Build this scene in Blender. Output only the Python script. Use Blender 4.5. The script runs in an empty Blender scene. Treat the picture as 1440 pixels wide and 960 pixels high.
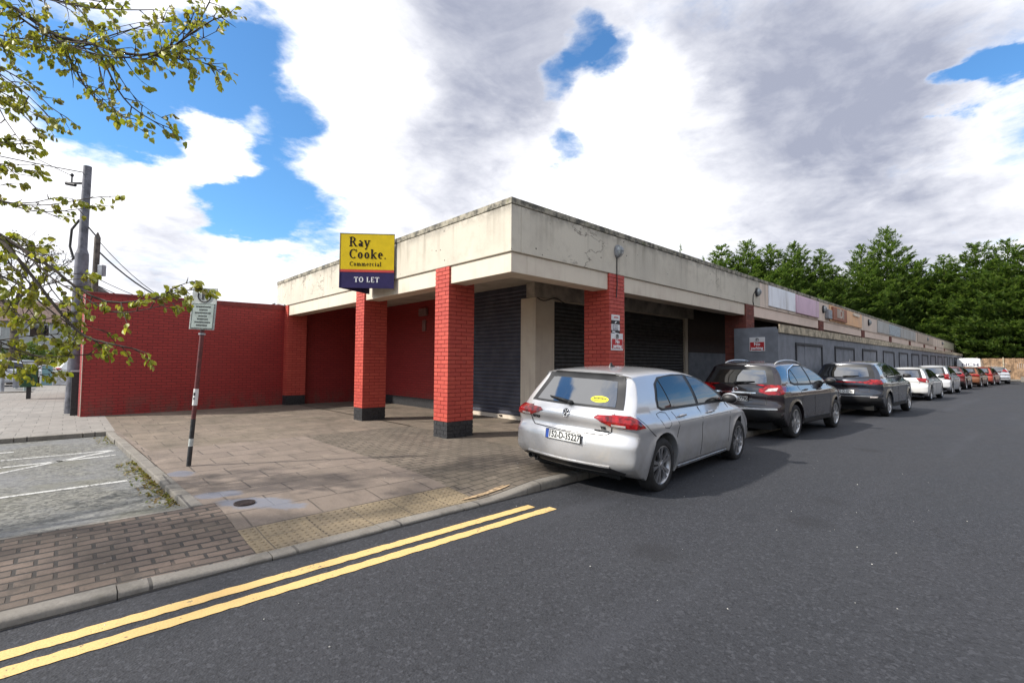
import bpy, bmesh, math, random
import numpy as np
from mathutils import Vector, Matrix, Euler
from mathutils.bvhtree import BVHTree
random.seed(7)
R = math.radians
sc = bpy.context.scene
COL = sc.collection
ORG = {}          # world origin of every object that parents parts

# ---------------------------------------------------------------- camera model
CAMH = 1.5
FPX = 671.0
PIT, ROL, YAW = 0.04442, 0.00745, 0.81968
def cam_axes():
    c, s = math.cos(YAW), math.sin(YAW)
    fw = Vector((c*math.cos(PIT), s*math.cos(PIT), math.sin(PIT)))
    rt = Vector((s, -c, 0)); up = rt.cross(fw)
    r2 = rt*math.cos(ROL) + up*math.sin(ROL); u2 = up*math.cos(ROL) - rt*math.sin(ROL)
    return r2, u2, fw
CR, CU, CF = cam_axes()
CAM = Vector((0, 0, CAMH))
def ray(x, y): return CR*((x-720)/FPX) + CU*(-(y-480)/FPX) + CF
def at(x, y, depth): return CAM + ray(x, y)*depth
def gp(x, y, z=0.1):
    d = ray(x, y); return CAM + d*((z-CAMH)/d.z)

# ---------------------------------------------------------------- mesh builder
class MB:
    def __init__(s): s.v = []; s.f = []; s.m = []
    def add(s, vs, fs, mi=0):
        b = len(s.v); s.v += [tuple(v) for v in vs]
        for f in fs: s.f.append(tuple(b+i for i in f)); s.m.append(mi)
        return s
    def box(s, x0, y0, z0, x1, y1, z1, mi=0):
        v = [(x, y, z) for z in (z0, z1) for y in (y0, y1) for x in (x0, x1)]
        return s.add(v, [(0,2,3,1),(4,5,7,6),(0,1,5,4),(2,6,7,3),(0,4,6,2),(1,3,7,5)], mi)
    def obox(s, c, ax, ay, az, mi=0):          # centre + three half-axis vectors
        c, ax, ay, az = map(Vector, (c, ax, ay, az))
        v = [c+ax*i+ay*j+az*k for k in (-1,1) for j in (-1,1) for i in (-1,1)]
        return s.add(v, [(0,2,3,1),(4,5,7,6),(0,1,5,4),(2,6,7,3),(0,4,6,2),(1,3,7,5)], mi)
    def prism(s, poly, fn, mi=0):              # fn(p, 0|1) -> 3d
        n = len(poly); v = [fn(p, 0) for p in poly] + [fn(p, 1) for p in poly]
        f = [tuple(range(n))[::-1], tuple(range(n, 2*n))] + [(i, (i+1) % n, n+(i+1) % n, n+i) for i in range(n)]
        return s.add(v, f, mi)
    def tube(s, pts, rad, n=8, mi=0, cap=True):
        pts = [Vector(p) for p in pts]
        if not hasattr(rad, '__len__'): rad = [rad]*len(pts)
        b = len(s.v); prev = None
        for i, p in enumerate(pts):
            t = (pts[min(i+1, len(pts)-1)] - pts[max(i-1, 0)]).normalized()
            if prev is None: a = t.cross(Vector((0,0,1))) if abs(t.z) < .95 else t.cross(Vector((1,0,0)))
            else: a = prev - t*prev.dot(t)
            a.normalize(); prev = a; c = t.cross(a)
            for k in range(n):
                w = 2*math.pi*k/n; s.v.append(tuple(p + (a*math.cos(w)+c*math.sin(w))*rad[i]))
        for i in range(len(pts)-1):
            for k in range(n):
                s.f.append((b+i*n+k, b+i*n+(k+1) % n, b+(i+1)*n+(k+1) % n, b+(i+1)*n+k)); s.m.append(mi)
        if cap:
            s.f.append(tuple(b+k for k in range(n))[::-1]); s.m.append(mi)
            e = b+(len(pts)-1)*n; s.f.append(tuple(e+k for k in range(n))); s.m.append(mi)
        return s
    def lathe(s, prof, c=(0,0,0), axis='z', n=24, mi=0, closed=False):
        b = len(s.v); c = Vector(c)
        for (r, h) in prof:
            for k in range(n):
                w = 2*math.pi*k/n; a, d = r*math.cos(w), r*math.sin(w)
                p = (a, d, h) if axis == 'z' else ((a, h, d) if axis == 'y' else (h, a, d))
                s.v.append(tuple(c+Vector(p)))
        m = len(prof)
        for i in range(m if closed else m-1):
            j = (i+1) % m
            for k in range(n):
                s.f.append((b+i*n+k, b+i*n+(k+1) % n, b+j*n+(k+1) % n, b+j*n+k)); s.m.append(mi)
        return s
    def grid(s, fn, nu, nv, mi=0):
        b = len(s.v)
        for i in range(nu+1):
            for j in range(nv+1): s.v.append(tuple(fn(i/nu, j/nv)))
        for i in range(nu):
            for j in range(nv):
                a = b+i*(nv+1)+j; s.f.append((a, a+nv+1, a+nv+2, a+1)); s.m.append(mi)
        return s
    def ell(s, c, r, nu=12, nv=8, mi=0):
        c = Vector(c)
        return s.grid(lambda u, v: c+Vector((r[0]*math.cos(2*math.pi*u)*math.sin(math.pi*v), r[1]*math.sin(2*math.pi*u)*math.sin(math.pi*v), -r[2]*math.cos(math.pi*v))), nu, nv, mi)
    def build(s, name, mat, parent=None, smooth=False, bevel=0, ang=35, weld=False, kind=None, label=None, merge=None):
        org = ORG.get(parent, Vector((0,0,0))) if parent else Vector((0,0,0))
        me = bpy.data.meshes.new(name)
        V = np.array(s.v, dtype=float)
        me.from_pydata((V-np.array(org)).tolist(), [], s.f)
        for m in (mat if isinstance(mat, (list, tuple)) else [mat]): me.materials.append(m)
        me.polygons.foreach_set('material_index', s.m)
        if weld:
            bm = bmesh.new(); bm.from_mesh(me); bmesh.ops.remove_doubles(bm, verts=bm.verts, dist=merge or 1e-4)
            bmesh.ops.recalc_face_normals(bm, faces=bm.faces); bm.to_mesh(me); bm.free()
        me.update()
        uv_box(me, org)
        if smooth:
            me.polygons.foreach_set('use_smooth', [True]*len(me.polygons))
            if ang < 180: me.set_sharp_from_angle(angle=R(ang))
        o = bpy.data.objects.new(name, me); COL.objects.link(o)
        if parent: o.parent = parent
        ORG[o] = org.copy()
        if bevel:
            b = o.modifiers.new('bevel', 'BEVEL'); b.width = bevel; b.segments = 2; b.limit_method = 'ANGLE'; b.angle_limit = R(50)
        if kind: o['kind'] = kind
        if label: o['label'] = label
        return o
def uv_box(me, org):
    n = len(me.loops)
    if not n: return
    uv = me.uv_layers.new(name='UVMap')
    co = np.zeros(len(me.vertices)*3); me.vertices.foreach_get('co', co); co = co.reshape(-1,3)+np.array(org)
    vi = np.zeros(n, dtype=int); me.loops.foreach_get('vertex_index', vi)
    pn = np.zeros(len(me.polygons)*3); me.polygons.foreach_get('normal', pn); pn = np.abs(pn.reshape(-1,3))
    tot = np.zeros(len(me.polygons), dtype=int); me.polygons.foreach_get('loop_total', tot)
    dom = np.repeat(np.argmax(pn, axis=1), tot); c = co[vi]
    u = np.where(dom == 0, c[:,1], c[:,0]); v = np.where(dom == 2, c[:,1], c[:,2])
    uv.data.foreach_set('uv', np.stack([u, v], 1).ravel())
def thing(name, label, cat, loc=(0,0,0), group=None):
    o = bpy.data.objects.new(name, None); COL.objects.link(o); o.location = loc
    o.empty_display_size = .2
    ORG[o] = Vector(loc); return tag(o, label, cat, group)
def tag(o, label, cat, group=None):
    o['label'] = label; o['category'] = cat
    if group: o['group'] = group
    return o
def kids(o): return [c for c in bpy.data.objects if c.parent == o]
KID = {}
def copy_tree(o, parent=None):
    c = o.copy(); COL.objects.link(c)
    if parent: c.parent = parent
    for ch in KID.setdefault(o, kids(o)): copy_tree(ch, c)
    return c
def text_mesh(s, size, bold=0.0, depth=.003, align='CENTER', spacing=1.0):
    cu = bpy.data.curves.new('t', 'FONT'); cu.body = s; cu.size = size; cu.offset = bold; cu.extrude = depth
    cu.align_x = align; cu.align_y = 'CENTER'; cu.space_character = spacing; cu.resolution_u = 3
    o = bpy.data.objects.new('t', cu)
    me = bpy.data.meshes.new_from_object(o)
    v = [Vector(p.co) for p in me.vertices]; f = [tuple(p.vertices) for p in me.polygons]
    bpy.data.objects.remove(o); bpy.data.curves.remove(cu); bpy.data.meshes.remove(me)
    return v, f
def add_text(mb, s, size, c, xd, ud, bold=0.0, depth=.003, align='CENTER', sx=1.0, mi=0):
    v, f = text_mesh(s, size, bold, depth, align)
    c, xd, ud = Vector(c), Vector(xd).normalized(), Vector(ud).normalized(); nd = xd.cross(ud)
    mb.add([c + xd*(p.x*sx) + ud*p.y + nd*p.z for p in v], f, mi)

# ---------------------------------------------------------------- node helper
class NT:
    def __init__(s, tree): s.t = tree; s.n = tree.nodes; s.l = tree.links
    def new(s, typ, **k):
        n = s.n.new(typ)
        for a, b in k.items(): setattr(n, a, b)
        return n
    def put(s, sock, val):
        if val is None: return
        if hasattr(val, 'is_output') or isinstance(val, bpy.types.NodeSocket): s.l.new(val, sock)
        else: sock.default_value = val
    def math(s, op, a, b=None, c=None, clamp=False):
        n = s.new('ShaderNodeMath', operation=op, use_clamp=clamp); s.put(n.inputs[0], a); s.put(n.inputs[1], b); s.put(n.inputs[2], c); return n.outputs[0]
    def vm(s, op, a, b=None, scale=None):
        n = s.new('ShaderNodeVectorMath', operation=op); s.put(n.inputs[0], a); s.put(n.inputs[1], b)
        if scale is not None: s.put(n.inputs['Scale'], scale)
        return n.outputs['Value'] if op in ('DOT_PRODUCT', 'LENGTH', 'DISTANCE') else n.outputs[0]
    def mix(s, f, a, b, mode='MIX'):
        n = s.new('ShaderNodeMix', data_type='RGBA', blend_type=mode)
        s.put(n.inputs[0], f); s.put(n.inputs[6], c4(a)); s.put(n.inputs[7], c4(b)); return n.outputs[2]
    def noise(s, vec, scale, detail=4, rough=.55, dist=0, out='Fac', dims='3D'):
        n = s.new('ShaderNodeTexNoise', noise_dimensions=dims); s.put(n.inputs['Vector'], vec); n.inputs['Scale'].default_value = scale
        n.inputs['Detail'].default_value = detail; n.inputs['Roughness'].default_value = rough; n.inputs['Distortion'].default_value = dist
        return n.outputs[out]
    def voro(s, vec, scale, feature='F1', out='Distance'):
        n = s.new('ShaderNodeTexVoronoi', feature=feature); s.put(n.inputs['Vector'], vec); n.inputs['Scale'].default_value = scale
        return n.outputs[out]
    def ramp(s, f, lo, hi, a=0.0, b=1.0, smooth=True):
        n = s.new('ShaderNodeMapRange', interpolation_type='SMOOTHSTEP' if smooth else 'LINEAR', clamp=True)
        s.put(n.inputs[0], f); n.inputs[1].default_value = lo; n.inputs[2].default_value = hi; n.inputs[3].default_value = a; n.inputs[4].default_value = b
        return n.outputs[0]
    def uv(s): return s.new('ShaderNodeTexCoord').outputs['UV']
    def obj(s): return s.new('ShaderNodeTexCoord').outputs['Object']
    def pos(s): return s.new('ShaderNodeNewGeometry').outputs['Position']
    def mapping(s, vec, scale=(1,1,1), loc=(0,0,0), rot=(0,0,0)):
        n = s.new('ShaderNodeMapping'); s.put(n.inputs[0], vec); n.inputs[1].default_value = loc; n.inputs[2].default_value = rot; n.inputs[3].default_value = scale
        return n.outputs[0]
    def brick(s, vec, w, h, mortar, c1, c2, cm, offset=.5, smooth=.1, bias=0):
        n = s.new('ShaderNodeTexBrick', offset=offset); s.put(n.inputs['Vector'], vec)
        n.inputs['Color1'].default_value = c4(c1); n.inputs['Color2'].default_value = c4(c2); n.inputs['Mortar'].default_value = c4(cm)
        n.inputs['Scale'].default_value = 1; n.inputs['Mortar Size'].default_value = mortar; n.inputs['Mortar Smooth'].default_value = smooth
        n.inputs['Bias'].default_value = bias; n.inputs['Brick Width'].default_value = w; n.inputs['Row Height'].default_value = h
        return n.outputs['Color'], n.outputs['Fac']
    def bump(s, h, strength=.3, dist=.01, normal=None):
        n = s.new('ShaderNodeBump'); s.put(n.inputs['Height'], h); n.inputs['Strength'].default_value = strength; n.inputs['Distance'].default_value = dist
        if normal is not None: s.put(n.inputs['Normal'], normal)
        return n.outputs[0]
def c4(c):
    if isinstance(c, (tuple, list)): return (c[0], c[1], c[2], 1.0) if len(c) == 3 else tuple(c)
    return c
def mat(name, fn=None, base=(.5,.5,.5), rough=.6, metal=0.0, spec=.5, coat=0.0, ior=1.5, vary=.12, vscale=6.0, bump=0.0, bscale=40.0):
    m = bpy.data.materials.new(name); m.use_nodes = True; nt = NT(m.node_tree)
    p = nt.n['Principled BSDF']
    p.inputs['Base Color'].default_value = c4(base); p.inputs['Roughness'].default_value = rough; p.inputs['Metallic'].default_value = metal
    p.inputs['Specular IOR Level'].default_value = spec; p.inputs['IOR'].default_value = ior; p.inputs['Coat Weight'].default_value = coat; p.inputs['Coat Roughness'].default_value = .04
    if fn: fn(nt, p)
    else:
        if vary:
            f = nt.noise(nt.obj(), vscale, 5, .6)
            k = tuple(max(0, c*(1-vary*1.6)) for c in base); h = tuple(min(1, c*(1+vary)) for c in base)
            nt.put(p.inputs['Base Color'], nt.mix(nt.ramp(f, .3, .7), k, h))
        if bump: nt.put(p.inputs['Normal'], nt.bump(nt.noise(nt.obj(), bscale, 3), bump, .01))
    return m
# ---------------------------------------------------------------- materials
def m_brickpaint(nt, p):
    uv = nt.uv()
    col, fac = nt.brick(uv, .225, .075, .010, (.33,.028,.025), (.28,.022,.021), (.16,.015,.013), smooth=.3)
    big = nt.noise(nt.pos(), 1.3, 5, .6); fine = nt.noise(nt.pos(), 60, 3)
    col = nt.mix(nt.ramp(big, .45, .75, 0, .35), col, (.27,.03,.026))
    col = nt.mix(nt.ramp(fine, .55, .75, 0, .25), col, (.15,.013,.012))
    zz = nt.new('ShaderNodeSeparateXYZ'); nt.put(zz.inputs[0], nt.pos())
    splash = nt.math('MULTIPLY', nt.ramp(zz.outputs[2], .12, .75, 1, 0), nt.ramp(nt.noise(nt.mapping(nt.pos(), (3, 3, 1.2)), 1.5, 6, .7), .38, .66))
    col = nt.mix(nt.math('MULTIPLY', splash, .7), col, (.13,.065,.05))
    chip = nt.ramp(nt.noise(nt.pos(), 9, 6, .75), .68, .73); col = nt.mix(nt.math('MULTIPLY', chip, .55), col, (.36,.12,.09))
    nt.put(p.inputs['Base Color'], col); p.inputs['Roughness'].default_value = .62
    h = nt.math('SUBTRACT', nt.math('MULTIPLY', fine, .25), fac)
    nt.put(p.inputs['Normal'], nt.bump(h, .55, .012))
M_WALL = mat('painted_brick_wall', m_brickpaint)
def m_brickgeo(nt, p):
    isl = nt.new('ShaderNodeNewGeometry').outputs['Random Per Island']; fine = nt.noise(nt.pos(), 45, 4)
    col = nt.mix(isl, (.52,.078,.050), (.43,.054,.037))
    col = nt.mix(nt.ramp(fine, .5, .75, 0, .3), col, (.50,.11,.08))
    wear = nt.ramp(nt.noise(nt.pos(), 7, 6, .75), .58, .70, 0, .5); col = nt.mix(wear, col, (.30,.06,.045))
    chip = nt.ramp(nt.noise(nt.pos(), 16, 5, .75), .68, .72); col = nt.mix(nt.math('MULTIPLY', chip, .6), col, (.60,.28,.20))
    nt.put(p.inputs['Base Color'], col); p.inputs['Roughness'].default_value = .6
    nt.put(p.inputs['Normal'], nt.bump(fine, .25, .006))
M_BRICK = mat('red_painted_brick', m_brickgeo)
M_JOINT = mat('shaded_red_joint', base=(.19,.021,.017), rough=.8, vscale=20)  # the bricks' red paint, darkened: shade of the raked joints put into the colour
def m_oldbrick(nt, p):
    isl = nt.new('ShaderNodeNewGeometry').outputs['Random Per Island']; fine = nt.noise(nt.pos(), 45, 4)
    col = nt.mix(isl, (.20,.055,.035), (.12,.035,.024)); col = nt.mix(nt.ramp(fine, .5, .75, 0, .4), col, (.25,.12,.08))
    nt.put(p.inputs['Base Color'], col); p.inputs['Roughness'].default_value = .8
M_OLDBRICK = mat('bare_brick', m_oldbrick)
M_PLINTH = mat('black_plinth_paint', base=(.028,.028,.03), rough=.55, vary=.3, vscale=25)
def m_darkbrick(nt, p):
    col, fac = nt.brick(nt.uv(), .225, .075, .010, (.065,.038,.03), (.045,.026,.022), (.03,.025,.022), smooth=.25)
    nt.put(p.inputs['Base Color'], col); nt.put(p.inputs['Normal'], nt.bump(nt.math('SUBTRACT', 1.0, fac), .5, .01))
M_DARKBRICK = mat('dark_bare_brick', m_darkbrick)
def m_concrete(nt, p):
    uv = nt.uv(); pos = nt.pos()
    z = nt.new('ShaderNodeSeparateXYZ'); nt.put(z.inputs[0], pos); Z = z.outputs[2]
    base = nt.mix(nt.ramp(nt.noise(pos, .7, 5), .35, .7), (.63,.575,.47), (.53,.485,.40))
    blotch = nt.noise(pos, 3.0, 6, .65)
    base = nt.mix(nt.ramp(blotch, .48, .72, 0, .5), base, (.46,.41,.33))
    st = nt.noise(nt.mapping(uv, (5.0, .35, 1)), 1.0, 5, .6)
    grad = nt.ramp(Z, 3.3, 4.1, .15, 1)
    base = nt.mix(nt.math('MULTIPLY', nt.ramp(st, .49, .72, 0, .7), grad), base, (.28,.245,.19))
    top = nt.math('MULTIPLY', nt.ramp(Z, 3.86, 4.14), nt.ramp(nt.noise(pos, 4.0, 6, .7), .35, .62))
    base = nt.mix(nt.math('MULTIPLY', top, .75), base, (.10,.092,.075))
    pit = nt.ramp(nt.voro(pos, 5.5), .06, .11, 1, 0)
    pit = nt.math('MULTIPLY', pit, nt.ramp(nt.noise(pos, 1.1, 2), .44, .54))
    base = nt.mix(pit, base, (.09,.08,.065))
    # wandering hairline crack
    cr = nt.math('ABSOLUTE', nt.math('SUBTRACT', nt.noise(nt.mapping(uv, (.55, 1.1, 1)), 1.0, 6, .6), .5))
    cm = nt.math('MULTIPLY', nt.ramp(cr, .002, .009, 1, 0), nt.ramp(nt.noise(pos, .5, 2), .52, .6))
    base = nt.mix(nt.math('MULTIPLY', cm, .7), base, (.12,.1,.08))
    nt.put(p.inputs['Base Color'], base); p.inputs['Roughness'].default_value = .88
    h = nt.math('SUBTRACT', nt.noise(pos, 30, 5, .6), nt.math('MULTIPLY', pit, 2))
    nt.put(p.inputs['Normal'], nt.bump(h, .35, .01))
M_CONC = mat('stained_cream_concrete', m_concrete)
def m_cap(nt, p):
    pos = nt.pos(); a = nt.noise(pos, 5, 6, .7)
    col = nt.mix(nt.ramp(a, .38, .62), (.09,.085,.07), (.38,.345,.27))
    col = nt.mix(nt.ramp(nt.noise(pos, 14, 4), .58, .7, 0, .7), col, (.20,.21,.09))
    nt.put(p.inputs['Base Color'], col); p.inputs['Roughness'].default_value = .95; nt.put(p.inputs['Normal'], nt.bump(nt.noise(pos, 40, 4), .5, .01))
M_CAP = mat('lichened_concrete', m_cap)
def m_cream(nt, p):
    pos = nt.pos(); a = nt.noise(pos, 1.2, 6, .65); st = nt.noise(nt.mapping(nt.uv(), (7, .6, 1)), 1, 4)
    col = nt.mix(nt.ramp(a, .4, .7), (.68,.60,.48), (.60,.51,.41)); col = nt.mix(nt.ramp(st, .52, .75, 0, .4), col, (.40,.33,.25))
    nt.put(p.inputs['Base Color'], col); p.inputs['Roughness'].default_value = .7
M_CREAM = mat('cream_paint', m_cream)
def m_pinkbeam(nt, p):
    pos = nt.pos(); a = nt.noise(pos, 1.2, 6, .65)
    col = nt.mix(nt.ramp(a, .4, .7), (.78,.62,.51), (.68,.54,.44)); nt.put(p.inputs['Base Color'], col); p.inputs['Roughness'].default_value = .75
M_PINKCREAM = mat('pinkish_cream_paint', m_pinkbeam)
M_SOFFIT = mat('soffit_board', base=(.50,.46,.40), rough=.9, vscale=2)
M_DARKIN = mat('unlit_interior', base=(.05,.045,.045), rough=.9)
def m_shutter(nt, p):
    pos = nt.pos(); a = nt.noise(pos, 3, 5, .6)
    nt.put(p.inputs['Base Color'], nt.mix(nt.ramp(a, .35, .7), (.055,.059,.080), (.085,.09,.115))); p.inputs['Roughness'].default_value = .5; p.inputs['Metallic'].default_value = .2
M_SHUT = mat('navy_grey_shutter', m_shutter)
M_SHUTBLK = mat('black_shutter', base=(.045,.042,.041), rough=.5, metal=.2, vary=.3)
M_HOARD = mat('grey_painted_plywood', base=(.205,.215,.238), rough=.75, vary=.14, vscale=2.2, bump=.15, bscale=14)
M_HOARDTRIM = mat('dark_trim_paint', base=(.022,.022,.026), rough=.6)
M_TIMBER = mat('weathered_timber', base=(.44,.37,.26), rough=.85, vary=.35, vscale=5)
M_METALROOF = mat('roof_felt', base=(.12,.12,.12), rough=.9)

def m_asphalt(nt, p):
    pos = nt.pos()
    f1 = nt.noise(pos, 90, 3, .7); v = nt.voro(pos, 75); big = nt.noise(pos, .35, 6, .6); mid = nt.noise(nt.mapping(pos, (.25, 1.3, 1)), 1.0, 5, .6)
    col = nt.mix(nt.ramp(f1, .35, .7), (.0155,.0165,.020), (.029,.031,.037))
    col = nt.mix(nt.ramp(big, .35, .7, 0, .5), col, (.036,.037,.043))
    col = nt.mix(nt.ramp(mid, .45, .75, 0, .35), col, (.026,.026,.031))
    cell = nt.new('ShaderNodeSeparateColor'); nt.put(cell.inputs[0], nt.voro(pos, 58, out='Color'))
    col = nt.mix(nt.ramp(cell.outputs[0], .72, .98, 0, .55), col, (.058,.060,.069)); col = nt.mix(nt.ramp(cell.outputs[1], .7, .95, 0, .6), col, (.008,.0085,.011))
    spk = nt.math('MULTIPLY', nt.ramp(nt.voro(pos, 34), .06, .12, 1, 0), nt.ramp(nt.noise(pos, 6, 2), .45, .6))
    col = nt.mix(nt.math('MULTIPLY', spk, .25), col, (.16,.16,.16))
    lane = nt.noise(nt.mapping(pos, (.08, .9, 1)), 1.0, 4, .6)
    col = nt.mix(nt.ramp(lane, .52, .66, 0, .45), col, (.040,.042,.050)); col = nt.mix(nt.ramp(nt.noise(pos, 1.7, 5, .7), .60, .72, 0, .5), col, (.012,.013,.016))
    ck = nt.math('ABSOLUTE', nt.math('SUBTRACT', nt.noise(nt.mapping(pos, (.22, .5, 1)), 1.0, 8, .62), .5))
    ck = nt.math('MULTIPLY', nt.ramp(ck, .0008, .0026, 1, 0), nt.ramp(nt.noise(pos, .25, 2), .50, .58)); col = nt.mix(nt.math('MULTIPLY', ck, .7), col, (.008,.008,.009))
    oil = nt.ramp(nt.voro(pos, .55), .05, .16, .55, 0); col = nt.mix(oil, col, (.012,.012,.014))
    nt.put(p.inputs['Base Color'], col)
    nt.put(p.inputs['Roughness'], nt.ramp(big, .3, .7, .72, .9))
    nt.put(p.inputs['Normal'], nt.bump(nt.math('ADD', v, nt.math('MULTIPLY', f1, .6)), .45, .006))
M_ASPH = mat('road_asphalt', m_asphalt)
def m_bay(nt, p):
    pos = nt.pos(); v = nt.voro(pos, 30, out='Color'); f = nt.noise(pos, 70, 3, .7); big = nt.noise(pos, .8, 6, .65)
    s = nt.new('ShaderNodeSeparateColor'); nt.put(s.inputs[0], v)
    col = nt.mix(s.outputs[0], (.05,.05,.043), (.22,.215,.188)); col = nt.mix(nt.ramp(big, .4, .65, 0, .6), col, (.17,.175,.185))
    col = nt.mix(nt.ramp(nt.noise(pos, .5, 4), .52, .62, 0, .5), col, (.13,.125,.085))
    col = nt.mix(nt.ramp(f, .5, .75, 0, .5), col, (.08,.08,.075))
    nt.put(p.inputs['Base Color'], col); p.inputs['Roughness'].default_value = .85; nt.put(p.inputs['Normal'], nt.bump(nt.math('ADD', f, s.outputs[0]), .6, .008))
M_BAY = mat('worn_bay_asphalt', m_bay)
def paver(w, h, mort, c1, c2, cm, dirt, off=.5, bump=.6, rot=0, sc=1.0, wet=False):
    def fn(nt, p):
        uv = nt.uv(); pos = nt.pos()
        jit = nt.vm('SCALE', nt.vm('SUBTRACT', nt.noise(pos, 2.5, 3, out='Color'), (.5,.5,.5)), scale=.012*sc)
        u2 = nt.mapping(nt.vm('ADD', uv, jit), rot=(0,0,rot))
        col, fac = nt.brick(u2, w, h, mort, c1, c2, cm, offset=off, smooth=.3)
        fine = nt.noise(pos, 55, 4, .65); big = nt.noise(pos, .9, 6, .65)
        col = nt.mix(nt.ramp(fine, .4, .72, 0, .45), col, tuple(c*.6 for c in c2))
        col = nt.mix(nt.ramp(big, .42, .68, 0, .7), col, dirt)
        pat = nt.noise(nt.mapping(pos, (1.6, 1.0, 1), rot=(0,0,.6)), 2.3, 7, .7)
        col = nt.mix(nt.ramp(pat, .50, .66, 0, .55), col, tuple(c*.62 for c in dirt)); col = nt.mix(nt.ramp(pat, .34, .44, .35, 0), col, tuple(min(1, c*1.35) for c in c1))
        spot = nt.ramp(nt.voro(pos, 7), .035, .06, 1, 0)
        col = nt.mix(nt.math('MULTIPLY', spot, .35), col, (.4,.38,.35))
        rg = nt.ramp(big, .3, .7, .75, .92)
        if wet:                                # bluish damp mortar washed over the slabs round the drain
            acc = None
            for (cx, cy, rx, ry, a) in ((1.43, 5.22, .42, .20, -.72), (1.22, 5.80, .26, .16, -.5), (1.10, 7.15, .16, .24, .2), (1.62, 4.98, .22, .12, -.7)):
                wob = nt.vm('SCALE', nt.vm('SUBTRACT', nt.noise(pos, 5, 4, out='Color'), (.5,.5,.5)), scale=.22)
                q = nt.mapping(nt.mapping(nt.vm('ADD', pos, wob), loc=(-cx, -cy, 0)), rot=(0,0,-a)); q = nt.mapping(q, (1/rx, 1/ry, 0))
                k = nt.ramp(nt.vm('LENGTH', q), .65, 1.05, 1, 0); acc = k if acc is None else nt.math('MAXIMUM', acc, k)
            col = nt.mix(nt.math('MULTIPLY', acc, .85), col, (.160,.167,.195)); rg = nt.math('SUBTRACT', rg, nt.math('MULTIPLY', acc, .40))
        nt.put(p.inputs['Base Color'], col); nt.put(p.inputs['Roughness'], rg)
        h_ = nt.math('SUBTRACT', nt.math('MULTIPLY', fine, .35), nt.math('MULTIPLY', fac, 1.0))
        nt.put(p.inputs['Normal'], nt.bump(h_, bump, .012))
    return fn
M_PAVER = mat('brown_block_paving', paver(.205, .107, .013, (.172,.125,.096), (.118,.089,.070), (.032,.028,.024), (.082,.066,.052), bump=.9))
M_PAVER2 = mat('grey_block_paving', paver(.21, .135, .010, (.190,.155,.118), (.130,.105,.080), (.036,.031,.025), (.100,.082,.060), bump=1.0))
M_SLAB = mat('brown_concrete_slabs', paver(.62, .42, .009, (.215,.170,.136), (.178,.140,.112), (.05,.041,.033), (.165,.132,.104), bump=.6, wet=True))
M_SLAB2 = mat('dirty_yard_slabs', paver(.62, .46, .007, (.205,.162,.122), (.160,.126,.096), (.06,.049,.037), (.105,.087,.060), bump=.5))
M_SLAB3 = mat('pale_street_slabs', paver(.42, .42, .008, (.27,.25,.225), (.225,.21,.19), (.10,.094,.085), (.24,.22,.20), bump=.4))
M_TACT = mat('buff_tactile_paving', paver(.42, .29, .006, (.265,.205,.125), (.215,.165,.10), (.07,.056,.04), (.17,.135,.095), off=0, bump=.4))
M_KERB = mat('kerb_concrete', paver(.915, .6, .012, (.235,.215,.185), (.195,.178,.155), (.06,.055,.05), (.15,.135,.112), bump=.4))
def m_line(c, wear):
    def fn(nt, p):
        pos = nt.pos(); f = nt.noise(pos, 30, 5, .75); b = nt.noise(pos, 2.0, 5, .6)
        k = nt.ramp(nt.math('ADD', f, nt.math('MULTIPLY', b, .5)), wear, wear+.10)
        nt.put(p.inputs['Base Color'], nt.mix(k, c, (.10,.095,.085))); p.inputs['Roughness'].default_value = .75
        nt.put(p.inputs['Normal'], nt.bump(nt.noise(pos, 80, 3), .6, .006))
    return fn
M_YELLOW = mat('yellow_road_paint', m_line((.64,.43,.165), .85))
M_WHITE = mat('white_road_paint', m_line((.52,.52,.50), .76))
M_WATER = mat('puddle_water', base=(.23,.24,.275), rough=.38, vary=.35, vscale=7, spec=.5)
M_DAMP = mat('damp_patch', base=(.20,.19,.185), rough=.4, vary=.3, vscale=7)
M_IRON = mat('rusted_iron', base=(.045,.03,.026), rough=.6, metal=.4, vary=.3)
M_PLASTIC = mat('black_plastic', base=(.018,.018,.019), rough=.5, vary=.15)
M_RUBBER = mat('tyre_rubber', base=(.022,.021,.021), rough=.8, vary=.3, vscale=10)
M_RIM = mat('alloy', base=(.55,.55,.55), rough=.32, metal=.85, vary=.1)
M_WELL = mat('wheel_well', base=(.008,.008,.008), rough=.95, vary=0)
def m_glass(nt, p):
    p.inputs['Base Color'].default_value = (.012,.014,.015,1); p.inputs['Roughness'].default_value = .015; p.inputs['IOR'].default_value = 1.75; p.inputs['Specular IOR Level'].default_value = .5
    nt.put(p.inputs['Roughness'], nt.ramp(nt.noise(nt.obj(), 3, 3), .3, .8, .01, .05))
M_GLASS = mat('tinted_car_glass', m_glass)
M_REARGLASS = mat('rear_car_glass', base=(.012,.014,.015), rough=.015, ior=3.2, vary=0)
M_CHROME = mat('chrome', base=(.75,.75,.76), rough=.12, metal=1, vary=0)
M_REDLAMP = mat('red_lamp_lens', base=(.28,.007,.009), rough=.10, spec=.5, coat=.3, vary=.5, vscale=14)
M_CLEARLAMP = mat('clear_lamp_lens', base=(.55,.5,.48), rough=.12, coat=.5, vary=.2, vscale=14)
M_PLATE = mat('number_plate_white', base=(.78,.78,.74), rough=.4, vary=.06)
M_BLUE = mat('plate_band_blue', base=(.03,.09,.42), rough=.4)
M_BLACKTXT = mat('black_lettering', base=(.012,.012,.012), rough=.5, vary=0)
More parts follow.
